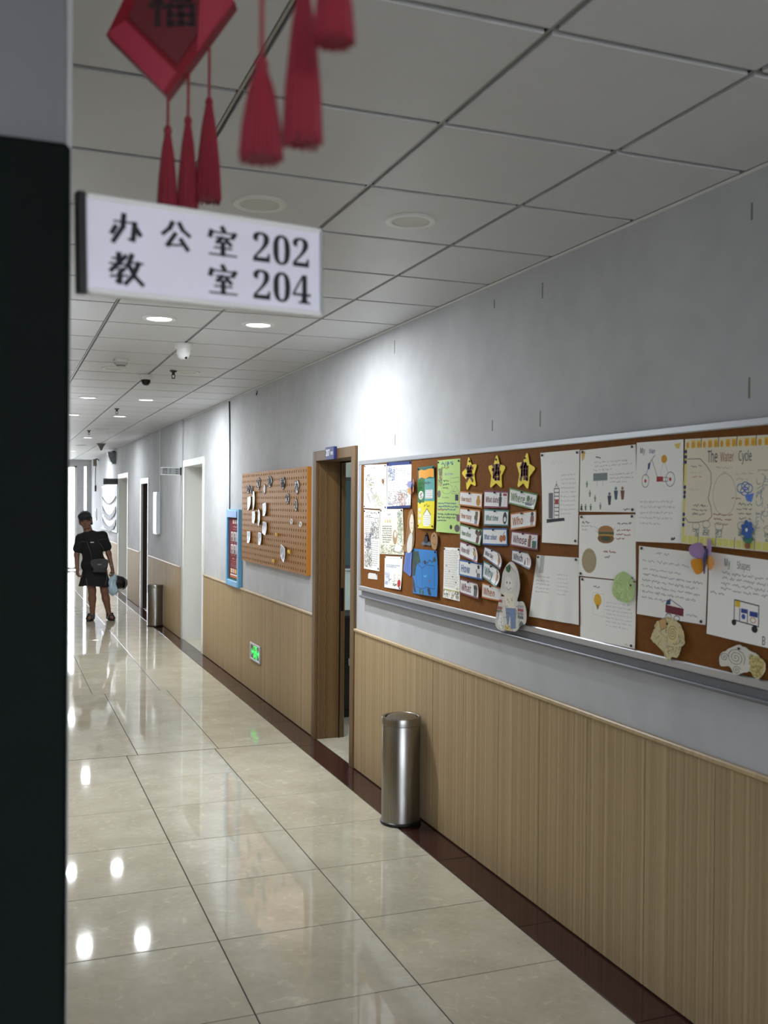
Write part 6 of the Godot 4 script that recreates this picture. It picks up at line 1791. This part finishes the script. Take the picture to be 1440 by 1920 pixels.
# ------------------------------------------------------------------ figures: capsules blended in a field, meshed as surface nets
# bones: [a, b, radius a, radius b]
func field_mesh(bones: Array, cell: float, blend: float, into: MB, squash := Vector3.ONE) -> MB:
	var lo := Vector3.ONE * 1e9
	var hi := -lo
	for b in bones:
		var r := maxf(b[2], b[3]) + blend + cell * 2
		lo = lo.min(b[0] - Vector3.ONE * r).min(b[1] - Vector3.ONE * r)
		hi = hi.max(b[0] + Vector3.ONE * r).max(b[1] + Vector3.ONE * r)
	var nx := int((hi.x - lo.x) / cell) + 2
	var ny := int((hi.y - lo.y) / cell) + 2
	var nz := int((hi.z - lo.z) / cell) + 2
	var d := PackedFloat32Array()
	d.resize(nx * ny * nz)
	d.fill(1.0)
	for b in bones:
		var a: Vector3 = b[0]
		var ab: Vector3 = b[1] - b[0]
		var l2 := maxf(ab.length_squared(), 1e-9)
		var r := maxf(b[2], b[3]) + blend + cell * 2
		var p0: Vector3 = ((a.min(b[1]) - Vector3.ONE * r - lo) / cell).floor().max(Vector3.ZERO)
		var p1: Vector3 = ((a.max(b[1]) + Vector3.ONE * r - lo) / cell).ceil().min(Vector3(nx - 1, ny - 1, nz - 1))
		for k in range(int(p0.z), int(p1.z) + 1):
			for j in range(int(p0.y), int(p1.y) + 1):
				for i in range(int(p0.x), int(p1.x) + 1):
					var p := lo + Vector3(i, j, k) * cell
					var h := clampf((p - a).dot(ab) / l2, 0, 1)
					var q := (p - a - ab * h).length() - lerpf(b[2], b[3], h)
					var at := (k * ny + j) * nx + i
					var o := d[at]
					var m := maxf(blend - absf(o - q), 0.0) / blend
					d[at] = minf(o, q) - m * m * blend * 0.25
	var ids := {}
	var pos := []
	var nor := []
	var sx := 1
	var sy := nx
	var sz := nx * ny
	for k in nz - 1:
		for j in ny - 1:
			for i in nx - 1:
				var at := (k * ny + j) * nx + i
				var v0 := d[at]
				if v0 > cell * 2.0 or v0 < -cell * 2.0:
					continue
				var sum := Vector3.ZERO
				var cnt := 0
				for e in [[0, 0, 0, 0], [0, 1, 0, 0], [0, 0, 1, 0], [0, 1, 1, 0], [1, 0, 0, 0], [1, 0, 1, 0], [1, 0, 0, 1], [1, 0, 1, 1], [2, 0, 0, 0], [2, 1, 0, 0], [2, 0, 1, 0], [2, 1, 1, 0]]:
					var oa := Vector3i.ZERO
					if e[0] == 0:
						oa = Vector3i(0, e[1], e[2])
					elif e[0] == 1:
						oa = Vector3i(e[2], 0, e[3])
					else:
						oa = Vector3i(e[1], e[2], 0)
					var ia := at + oa.x * sx + oa.y * sy + oa.z * sz
					var ib: int = ia + [sx, sy, sz][e[0]]
					var da := d[ia]
					var db := d[ib]
					if (da < 0) != (db < 0):
						var t := da / (da - db)
						var q := Vector3(oa)
						q[e[0]] += t
						sum += q
						cnt += 1
				if cnt:
					ids[at] = pos.size()
					pos.append((lo + (Vector3(i, j, k) + sum / cnt) * cell) * squash)
					var gx := d[at + sx] - v0 + d[at + sx + sy] - d[at + sy] + d[at + sx + sz] - d[at + sz] + d[at + sx + sy + sz] - d[at + sy + sz]
					var gy := d[at + sy] - v0 + d[at + sx + sy] - d[at + sx] + d[at + sy + sz] - d[at + sz] + d[at + sx + sy + sz] - d[at + sx + sz]
					var gz := d[at + sz] - v0 + d[at + sx + sz] - d[at + sx] + d[at + sy + sz] - d[at + sy] + d[at + sx + sy + sz] - d[at + sx + sy]
					nor.append((Vector3(gx, gy, gz) / squash).normalized())
	for at in ids:
		var steps := [sx, sy, sz]
		for ax in 3:
			var u: int = steps[(ax + 1) % 3]
			var w: int = steps[(ax + 2) % 3]
			var da := d[at]
			var db := d[at + steps[ax]]
			if (da < 0) == (db < 0):
				continue
			var b: int = at - u
			var c: int = at - u - w
			var e: int = at - w
			if not (ids.has(b) and ids.has(c) and ids.has(e)):
				continue
			var A: int = ids[at]
			var B: int = ids[b]
			var C: int = ids[c]
			var E: int = ids[e]
			if da < 0:
				into.trin(pos[A], pos[B], pos[C], nor[A], nor[B], nor[C])
				into.trin(pos[A], pos[C], pos[E], nor[A], nor[C], nor[E])
			else:
				into.trin(pos[A], pos[C], pos[B], nor[A], nor[C], nor[B])
				into.trin(pos[A], pos[E], pos[C], nor[A], nor[E], nor[C])
	return into

func hand_bones(w: Vector3, down: Vector3, across: Vector3, front: Vector3) -> Array:
	# palm below the wrist, four fingers curled forwards, thumb at the side
	var bones := []
	var palm := w + down * 0.075
	bones.append([w, w + down * 0.03, 0.024, 0.024])
	for k in 4:
		var o := across * (k - 1.5) * 0.019
		bones.append([w + down * 0.02 + o * 0.5, palm + o, 0.015, 0.0125])
		var len: float = [0.030, 0.035, 0.033, 0.026][k]
		var a := palm + o
		var b := a + (down * 0.8 + front * 0.6).normalized() * len
		var c := b + (down * 0.2 + front * 1.0).normalized() * len * 0.8
		var e := c + (down * -0.7 + front * 0.7).normalized() * len * 0.6
		bones.append([a, b, 0.010, 0.009])
		bones.append([b, c, 0.009, 0.0085])
		bones.append([c, e, 0.0085, 0.007])
	var th := w + down * 0.028 - across * 0.022
	var th2 := th + (down * 0.7 - across * 0.5 + front * 0.5).normalized() * 0.034
	bones.append([th, th2, 0.012, 0.010])
	bones.append([th2, th2 + (down * 0.6 + across * 0.3 + front * 0.8).normalized() * 0.028, 0.010, 0.008])
	return bones

func build_person() -> void:
	var t := thing("person", "person in black T-shirt, shorts and cap leaning sideways in the corridor", "person", Vector3(1.30, 0, -14.95))
	# everything below is measured from the floor under the figure, x to the right, z to the viewer
	var skin := mat(Color(0.47, 0.33, 0.26), 0.55)
	skin.subsurf_scatter_enabled = true
	skin.subsurf_scatter_strength = 0.1
	var cloth := mat(Color(0.035, 0.035, 0.042), 0.85)
	var neck := Vector3(-0.105, 1.275, -0.005)
	var head := Vector3(-0.142, 1.435, 0.015)
	var sl := Vector3(-0.215, 1.19, 0.0)
	var sr := Vector3(0.105, 1.225, 0.0)
	var el := Vector3(-0.262, 0.95, -0.01)
	var er := Vector3(0.185, 0.965, -0.01)
	var wl := Vector3(-0.255, 0.745, 0.05)
	var wr := Vector3(0.232, 0.755, 0.03)
	var hl := Vector3(-0.10, 0.80, 0.0)
	var hr := Vector3(0.075, 0.80, 0.0)
	var kl := Vector3(-0.045, 0.43, 0.02)
	var kr := Vector3(0.125, 0.43, 0.02)
	var al := Vector3(-0.035, 0.085, -0.02)
	var ar := Vector3(0.195, 0.085, -0.02)
	var body := MB.new()
	field_mesh([
		[neck + Vector3(0.015, -0.06, 0), neck + Vector3(-0.012, 0.05, 0.005), 0.066, 0.058],
		[Vector3(-0.06, 1.12, 0), Vector3(-0.02, 0.86, 0), 0.11, 0.105],
		[sl, Vector3(-0.06, 1.17, 0), 0.052, 0.08], [sr, Vector3(-0.04, 1.17, 0), 0.052, 0.08],
		[sl, el, 0.048, 0.038], [el, wl, 0.037, 0.025], [sr, er, 0.048, 0.038], [er, wr, 0.038, 0.025],
		[hl, kl, 0.085, 0.056], [hr, kr, 0.085, 0.056],
		[kl, kl.lerp(al, 0.35) + Vector3(0, 0, -0.015), 0.052, 0.054], [kl.lerp(al, 0.35) + Vector3(0, 0, -0.015), al, 0.054, 0.034],
		[kr, kr.lerp(ar, 0.35) + Vector3(0, 0, -0.015), 0.052, 0.054], [kr.lerp(ar, 0.35) + Vector3(0, 0, -0.015), ar, 0.054, 0.034],
		[al, al + Vector3(-0.015, -0.03, 0.0), 0.033, 0.036], [al + Vector3(0, -0.035, 0), al + Vector3(-0.055, -0.047, 0.11), 0.032, 0.026],
		[ar, ar + Vector3(0.0, -0.03, 0.0), 0.033, 0.036], [ar + Vector3(0, -0.035, 0), ar + Vector3(0.03, -0.047, 0.12), 0.032, 0.026],
	], 0.012, 0.025, body)
	# head, tilted to the side
	var tilt := Basis(Vector3.BACK, 0.12) * Basis(Vector3.UP, -0.15)
	var hb := []
	for b in [
		[Vector3(0, 0.035, -0.012), Vector3(0, 0.035, 0.012), 0.082, 0.082], [Vector3(0, 0.0, 0.02), Vector3(0, -0.05, 0.03), 0.068, 0.055], [Vector3(-0.02, -0.085, 0.045), Vector3(0.02, -0.085, 0.045), 0.028, 0.028],
		[Vector3(-0.042, -0.03, 0.04), Vector3(0.042, -0.03, 0.04), 0.034, 0.034], [Vector3(0, 0.005, 0.088), Vector3(0, -0.032, 0.102), 0.010, 0.014], [Vector3(-0.011, -0.036, 0.09), Vector3(0.011, -0.036, 0.09), 0.009, 0.009],
		[Vector3(-0.018, -0.064, 0.078), Vector3(0.018, -0.064, 0.078), 0.010, 0.010], [Vector3(-0.04, 0.022, 0.074), Vector3(0.04, 0.022, 0.074), 0.012, 0.012],
		[Vector3(-0.082, 0.015, -0.005), Vector3(-0.084, -0.03, 0.0), 0.014, 0.010], [Vector3(0.082, 0.015, -0.005), Vector3(0.084, -0.03, 0.0), 0.014, 0.010],
		[Vector3(0.01, -0.06, 0.0), Vector3(0.03, -0.14, -0.02), 0.05, 0.05]]:
		hb.append([head + tilt * b[0], head + tilt * b[1], b[2], b[3]])
	field_mesh(hb, 0.006, 0.012, body)
	field_mesh(hand_bones(wr, (wr - er).normalized(), Vector3(0.3, 0.1, -0.95).normalized(), Vector3(-0.9, 0, -0.3).normalized()), 0.0035, 0.006, body)
	field_mesh(hand_bones(wl, (wl - el).normalized(), Vector3(0.3, 0, 0.95).normalized(), Vector3(0.9, 0, 0.3).normalized()), 0.0035, 0.006, body)
	put("body", body, skin, t)
	var eye := MB.new().lathe([Vector2(0, -0.006), Vector2(0.008, -0.004), Vector2(0.010, 0.0), Vector2(0.008, 0.004), Vector2(0, 0.006)], 12)
	for s in [-1.0, 1.0]:
		put("eye", MB.new().add(eye, Transform3D(tilt, head + tilt * Vector3(s * 0.032, 0.002, 0.077))), M.black, t)
		put("eyebrow", MB.new().tube([head + tilt * Vector3(s * 0.018, 0.022, 0.087), head + tilt * Vector3(s * 0.048, 0.024, 0.078)], 0.004, 6), M.black, t)
	put("mouth", MB.new().tube([head + tilt * Vector3(-0.02, -0.064, 0.087), head + tilt * Vector3(0, -0.063, 0.0895), head + tilt * Vector3(0.02, -0.064, 0.087)], 0.003, 6), mat(Color(0.36, 0.18, 0.16), 0.6), t)
	# hair below the cap
	var hairb := []
	for b in [[Vector3(-0.07, 0.04, -0.02), Vector3(-0.076, -0.03, -0.03), 0.026, 0.018], [Vector3(0.07, 0.04, -0.02), Vector3(0.078, -0.045, -0.025), 0.026, 0.018], [Vector3(0, 0.05, -0.04), Vector3(0, -0.05, -0.055), 0.075, 0.05]]:
		hairb.append([head + tilt * b[0], head + tilt * b[1], b[2], b[3]])
	put("hair", field_mesh(hairb, 0.008, 0.02, MB.new()), mat(Color(0.05, 0.045, 0.045), 0.7), t)
	# cap with a short peak and a pale badge
	var capb := []
	for b in [[Vector3(0, 0.068, -0.015), Vector3(0, 0.062, 0.016), 0.086, 0.084], [Vector3(-0.05, 0.075, 0.05), Vector3(0.05, 0.075, 0.05), 0.045, 0.045]]:
		capb.append([head + tilt * b[0], head + tilt * b[1], b[2], b[3]])
	var cap_m := mat(Color(0.12, 0.13, 0.15), 0.8)
	var cap := put("cap", field_mesh(capb, 0.007, 0.02, MB.new()), cap_m, t)
	put("cap_peak", MB.new().patch(func(u, v): return head + tilt * Vector3((u - 0.5) * 0.155, 0.046 - 0.012 * v - 0.05 * pow((u - 0.5) * 1.6, 2), 0.07 + v * 0.062 * (1.0 - pow((u - 0.5) * 1.9, 2))), 10, 4).patch(func(u, v): return head + tilt * Vector3((u - 0.5) * 0.155, 0.042 - 0.012 * v - 0.05 * pow((u - 0.5) * 1.6, 2), 0.07 + v * 0.062 * (1.0 - pow((u - 0.5) * 1.9, 2))), 10, 4, true), cap_m, cap)
	put("cap_badge", MB.new().add(MB.new().box(Vector3.ZERO, Vector3(0.03, 0.012, 0.004), 0.001), Transform3D(tilt, head + tilt * Vector3(0.0, 0.056, 0.098))), M.plastic, cap)
	# T-shirt
	var shirt := field_mesh([
		[Vector3(-0.085, 1.20, 0), Vector3(-0.06, 1.06, 0), 0.115, 0.145], [Vector3(-0.06, 1.06, 0), Vector3(-0.01, 0.78, 0), 0.145, 0.150],
		[Vector3(-0.09, 1.10, 0), Vector3(0.02, 1.10, 0), 0.12, 0.12], [Vector3(-0.08, 0.80, 0), Vector3(0.05, 0.80, 0), 0.125, 0.125],
		[sl + Vector3(0.01, 0.0, 0), sl.lerp(el, 0.62), 0.068, 0.072], [sr + Vector3(-0.01, 0, 0), sr.lerp(er, 0.62), 0.068, 0.072],
		[sl, Vector3(-0.09, 1.20, 0), 0.06, 0.08], [sr, Vector3(-0.06, 1.21, 0), 0.06, 0.08],
	], 0.013, 0.03, MB.new(), Vector3(1, 1, 0.86))
	var tee := put("t_shirt", shirt, cloth, t)
	var pipe := MB.new()
	pipe.tube([Vector3(0.15, 1.18, 0.075), Vector3(0.07, 1.18, 0.118), Vector3(0.015, 1.16, 0.13), Vector3(0.06, 1.10, 0.132), Vector3(0.10, 1.04, 0.125), Vector3(0.11, 0.97, 0.118)], 0.0045, 6)
	pipe.tube([Vector3(-0.24, 1.12, 0.07), Vector3(-0.18, 1.15, 0.105), Vector3(-0.12, 1.13, 0.128)], 0.004, 6)
	put("shirt_piping", pipe, mat(Color(0.24, 0.24, 0.27), 0.7), tee)
	put("shirt_badge", MB.new().box(Vector3(-0.06, 1.135, 0.136), Vector3(0.05, 0.012, 0.006), 0.001), M.plastic, tee)
	# wide shorts down to the knee
	var hem := func(u: float, v: float) -> Vector3:
		var a := TAU * u
		var r := lerpf(0.155, 0.205, v) + 0.012 * v * sin(a * 7.0)
		return Vector3(-0.008 + cos(a) * r * (1.0 + 0.06 * v), lerpf(0.80, 0.50, v) + 0.012 * sin(a * 2.0) * v, -sin(a) * r * 0.66)
	var shorts := put("shorts", MB.new().patch(hem, 36, 10), cloth, t)
	put("shorts_piping", MB.new().tube([Vector3(0.165, 0.74, 0.09), Vector3(0.15, 0.60, 0.112), Vector3(0.125, 0.51, 0.125)], 0.004, 6).tube([Vector3(-0.14, 0.62, 0.105), Vector3(-0.12, 0.51, 0.12)], 0.004, 6), mat(Color(0.34, 0.34, 0.37), 0.7), shorts)
	# sandals
	for s in [[al, Vector3(-0.045, 0, 0.10)], [ar, Vector3(0.025, 0, 0.11)]]:
		var heel := Vector3(s[0].x, 0.0, s[0].z - 0.055)
		var toe: Vector3 = Vector3(s[0].x, 0.0, s[0].z) + s[1] * 1.55
		var dir := (toe - heel).normalized()
		var side := dir.cross(Vector3.UP)
		var sole := PackedVector2Array()
		for k in 20:
			var a := TAU * k / 20
			var c := (heel + toe) / 2 + dir * cos(a) * 0.13 + side * sin(a) * (0.046 + 0.008 * cos(a))
			sole.append(Vector2(c.x, -c.z))
		put("sandal", MB.new().add(MB.new().prism(sole, 0.0, 0.024), Transform3D(Basis(Vector3.RIGHT, Vector3.FORWARD, Vector3.UP), Vector3.ZERO)).tube([heel.lerp(toe, 0.62) + side * 0.05 + Vector3.UP * 0.02, heel.lerp(toe, 0.58) + side * 0.03 + Vector3.UP * 0.068, heel.lerp(toe, 0.58) - side * 0.03 + Vector3.UP * 0.068, heel.lerp(toe, 0.62) - side * 0.05 + Vector3.UP * 0.02], 0.017, 8).tube([heel.lerp(toe, 0.36) + side * 0.046 + Vector3.UP * 0.02, heel.lerp(toe, 0.34) + side * 0.036 + Vector3.UP * 0.095, heel.lerp(toe, 0.34) - side * 0.036 + Vector3.UP * 0.095, heel.lerp(toe, 0.36) - side * 0.046 + Vector3.UP * 0.02], 0.014, 8), M.black, t)
	# wristband
	put("wristband", MB.new().tube([wr + (er - wr).normalized() * 0.03, wr + (er - wr).normalized() * 0.045], 0.030, 14), mat(Color(0.5, 0.5, 0.5), 0.4), t)
	# shoulder bag, carrier bag and helmet are things of their own
	var b := thing("shoulder_bag", "black flap shoulder bag worn across the person's front", "bag", Vector3(1.34, 0.70, -14.785))
	put("pouch", MB.new().box(Vector3(0, 0.085, 0), Vector3(0.19, 0.17, 0.05), 0.014), mat(Color(0.07, 0.07, 0.078), 0.5), b)
	put("flap", MB.new().prism(outline([Vector2(-0.105, 0.19), Vector2(-0.10, 0.08), Vector2(0.0, 0.072), Vector2(0.10, 0.08), Vector2(0.105, 0.19)]), 0.018, 0.034), mat(Color(0.085, 0.085, 0.095), 0.45), b)
	put("badge", MB.new().box(Vector3(0.0, 0.12, 0.036), Vector3(0.05, 0.012, 0.004), 0.001), M.grey, b)
	put("strap", MB.new().tube([Vector3(-0.105, 0.16, 0.0), Vector3(-0.125, 0.30, -0.005), Vector3(-0.165, 0.42, -0.025), Vector3(-0.19, 0.50, -0.085)], 0.010, 6), M.black, b)
	b = thing("carrier_bag", "pale blue plastic carrier bag hanging from the person's hand", "bag", Vector3(1.535, 0.35, -14.93))
	var bag := func(u: float, v: float) -> Vector3:
		var a := TAU * u
		var w: float = [0.022, 0.046, 0.055, 0.05, 0.062, 0.078, 0.08, 0.062, 0.01][clampi(int(v * 8), 0, 8)]
		var w2: float = [0.022, 0.046, 0.055, 0.05, 0.062, 0.078, 0.08, 0.062, 0.01][clampi(int(v * 8) + 1, 0, 8)]
		var r := lerpf(w, w2, v * 8 - floorf(v * 8)) * (1.0 + 0.10 * sin(a * 5.0 + v * 7.0) + 0.06 * sin(a * 11.0 - v * 5))
		return Vector3(cos(a) * r + 0.012 * sin(v * 9.0), lerpf(0.335, 0.0, v), -sin(a) * r * 0.62)
	var film := mat(Color(0.70, 0.80, 0.86), 0.35)
	film.backlight_enabled = true
	film.backlight = Color(0.3, 0.34, 0.36)
	put("sack", MB.new().patch(bag, 30, 24), film, b)
	put("handle", MB.new().tube([Vector3(0.0, 0.32, 0.0), Vector3(-0.012, 0.35, 0.01), Vector3(0.0, 0.375, 0.012), Vector3(0.012, 0.35, 0.0), Vector3(0.004, 0.32, 0.0)], 0.006, 6), film, b)
	b = thing("helmet", "dark helmet with a grey visor carried behind the carrier bag", "helmet", Vector3(1.64, 0.44, -15.055))
	put("shell", field_mesh([[Vector3(-0.03, 0.10, 0), Vector3(0.02, 0.09, 0), 0.10, 0.095]], 0.009, 0.02, MB.new()), mat(Color(0.05, 0.05, 0.055), 0.3), b)
	put("visor", MB.new().patch(func(u, v): return Vector3(0.02, 0.085, 0) + Vector3(cos(lerpf(-1.4, 0.6, v)) * cos(lerpf(-0.9, 0.9, u)), sin(lerpf(-1.4, 0.6, v)), sin(lerpf(-0.9, 0.9, u)) * cos(lerpf(-1.4, 0.6, v)) * -1.0) * 0.108, 14, 12), mat(Color(0.42, 0.44, 0.46), 0.2), b)
	put("strap", MB.new().tube([Vector3(-0.06, 0.18, 0.02), Vector3(-0.085, 0.24, 0.07), Vector3(-0.10, 0.265, 0.11)], 0.008, 6), M.black, b)

func build_sign_and_charms() -> void:
	# door sign projecting from the corner of the left wall
	var a := Vector3(0.098, 2.0535, -1.343)
	var dir := Vector3(0.9816, 0.017, -0.19).normalized()
	var t := thing("office_sign", "white projecting sign with room numbers 202 and 204 at the dark corner", "sign", a)
	t.basis = Basis(dir, dir.cross(Vector3.DOWN).cross(dir).normalized() * 1.0, Vector3.ZERO)
	var up := (Vector3.UP - dir * dir.y).normalized()
	t.basis = Basis(dir, up, dir.cross(up))
	var face := mat(Color(0.90, 0.89, 0.94), 0.35)
	put("bracket", MB.new().span(Vector3(-0.008, -0.066, -0.008), Vector3(0.0045, 0.066, 0.007), 0.002), M.black, t)
	var panel := put("panel", MB.new().span(Vector3(0.004, -0.0625, -0.006), Vector3(0.346, 0.0625, 0.006), 0.002), face, t)
	put("edge_strip", MB.new().span(Vector3(0.005, 0.057, -0.014), Vector3(0.348, 0.0645, 0.008), 0.002), M.plastic, t)
	put("edge_strip", MB.new().span(Vector3(0.005, -0.0645, -0.014), Vector3(0.348, -0.057, 0.008), 0.002), M.plastic, t)
	put("end_cap", MB.new().span(Vector3(0.344, -0.0635, -0.0135), Vector3(0.350, 0.0635, 0.0085), 0.002), M.alu, t)
	var k := 0.043
	for q in [["ban", 0.0554, 0.0245], ["gong", 0.1243, 0.0245], ["shi", 0.1922, 0.0245], ["jiao", 0.0554, -0.0285], ["shi", 0.1922, -0.0285]]:
		put("character", MB.new().add(strokes(q[0], k, Vector2(-k * 0.5, k * 0.5), 0.006, 0.0064, 0.06, 0.15), Transform3D(Basis.from_scale(Vector3(1.12, 1, 1)), Vector3(q[1], q[2], 0))), M.ink, panel)
	put("numerals", text_mb("202", font_serif, 0.058, Vector3(0.236, 0.0245, 0.0064), 0.96), M.ink, panel)
	put("numerals", text_mb("204", font_serif, 0.058, Vector3(0.236, -0.0285, 0.0064), 0.96), M.ink, panel)
	# red festive pendants hanging from the ceiling
	var silk := mat(Color(0.50, 0.045, 0.135), 0.6)
	silk.rim_enabled = true
	silk.rim = 0.4
	var cord := mat(Color(0.52, 0.07, 0.13), 0.6)
	var foil := mat(Color(0.50, 0.06, 0.12), 0.35, 0.2)
	t = thing("festive_pendant", "red foil diamond pendant with three tassels hanging above the door sign", "pendant", Vector3(0.235, 2.332, -1.53), -0.37)
	var dia := put("diamond", MB.new().prism(PackedVector2Array([Vector2(0, 0), Vector2(0.05, 0.068), Vector2(0.102, 0.14), Vector2(0.04, 0.25), Vector2(-0.02, 0.24), Vector2(-0.092, 0.09)]), -0.014, 0.008), foil, t)
	put("centre_panel", MB.new().prism(PackedVector2Array([Vector2(0.016, 0.045), Vector2(0.062, 0.115), Vector2(0.03, 0.225), Vector2(-0.015, 0.215), Vector2(-0.058, 0.115)]), 0.007, 0.012), mat(Color(0.36, 0.035, 0.08), 0.6), dia)
	put("character", strokes("fu", 0.075, Vector2(-0.030, 0.175), 0.012, 0.0135, 0.09, 0.12), mat(Color(0.14, 0.02, 0.04), 0.6), dia)
	var pink := mat(Color(0.66, 0.22, 0.29), 0.3, 0.3)
	put("foil_band", MB.new().prism(PackedVector2Array([Vector2(-0.004, 0.004), Vector2(0.014, 0.034), Vector2(-0.062, 0.110), Vector2(-0.09, 0.091)]), 0.008, 0.0135), pink, dia)
	put("foil_band", MB.new().prism(PackedVector2Array([Vector2(0.046, 0.066), Vector2(0.10, 0.139), Vector2(0.075, 0.19), Vector2(0.05, 0.15)]), 0.008, 0.0135), pink, dia)
	put("hanging_cord", MB.new().tube([Vector3(0.01, 0.24, 0), Vector3(0.01, HC - 2.332, 0)], 0.0025, 6), cord, t)
	for q in [[0.0, 0.002, 0.0, 0.045, 0.125, 0.95], [0.029, 0.04, -0.008, 0.065, 0.145, 1.0], [0.060, 0.08, -0.012, 0.075, 0.16, 1.25]]:
		tassel(t, Vector3(q[0], q[1], q[2]), q[3], q[4], q[5], silk, cord)
	for p in [[0.207, 2.10, -0.835, 0.088, 1.2, "slim red tassel hanging close to the camera"], [0.240, 2.17, -0.822, 0.145, 1.1, "long red tassel hanging to the right close to the camera"], [0.243, 2.165, -0.747, 0.085, 1.05, "short red tassel at the top right of the hanging group"]]:
		t = thing("red_tassel", p[5], "tassel", Vector3(p[0], p[1], p[2]), 0.0, "red tassels near the camera")
		put("hanging_cord", MB.new().tube([Vector3(0, 0, 0), Vector3(0, HC - p[1], 0)], 0.002 if p[3] < 0.1 else 0.003, 6), cord, t)
		tassel(t, Vector3.ZERO, 0.0, p[3], p[4], silk, cord)

func tassel(t: Node3D, at: Vector3, drop: float, long: float, wide: float, silk: Material, cord: Material) -> void:
	if drop > 0.0:
		put("cord", MB.new().tube([at, at - Vector3(0, drop, 0)], 0.0022, 6), cord, t)
	var top := at - Vector3(0, drop, 0)
	var knot := put("knot", MB.new().lathe([Vector2(0, -0.014), Vector2(0.005, -0.012), Vector2(0.0062, -0.006), Vector2(0.004, 0.0), Vector2(0, 0.002)], 14, top), silk, t)
	var m := MB.new()
	m.lathe([Vector2(0, -long * 0.97), Vector2(0.0125 * wide, -long * 0.96), Vector2(0.011 * wide, -long * 0.6), Vector2(0.007 * wide, -long * 0.3), Vector2(0.004, -0.01)], 16, top)
	var n := 30
	for k in n:
		var a := TAU * k / n
		var e := Vector3(cos(a), 0, sin(a)) * wide * (1.0 + 0.05 * sin(k * 2.4))
		m.tube([top + e * 0.003 + Vector3(0, -0.008, 0), top + e * 0.0078 + Vector3(0, -long * 0.3, 0), top + e * 0.0122 + Vector3(0, -long * 0.65, 0), top + e * 0.0142 + Vector3(0, -long * (0.98 + 0.03 * sin(k * 3.0)), 0)], [0.0012, 0.0016, 0.0018, 0.0018], 5)
	put("fringe", m, silk, knot).set_meta("kind", "stuff")
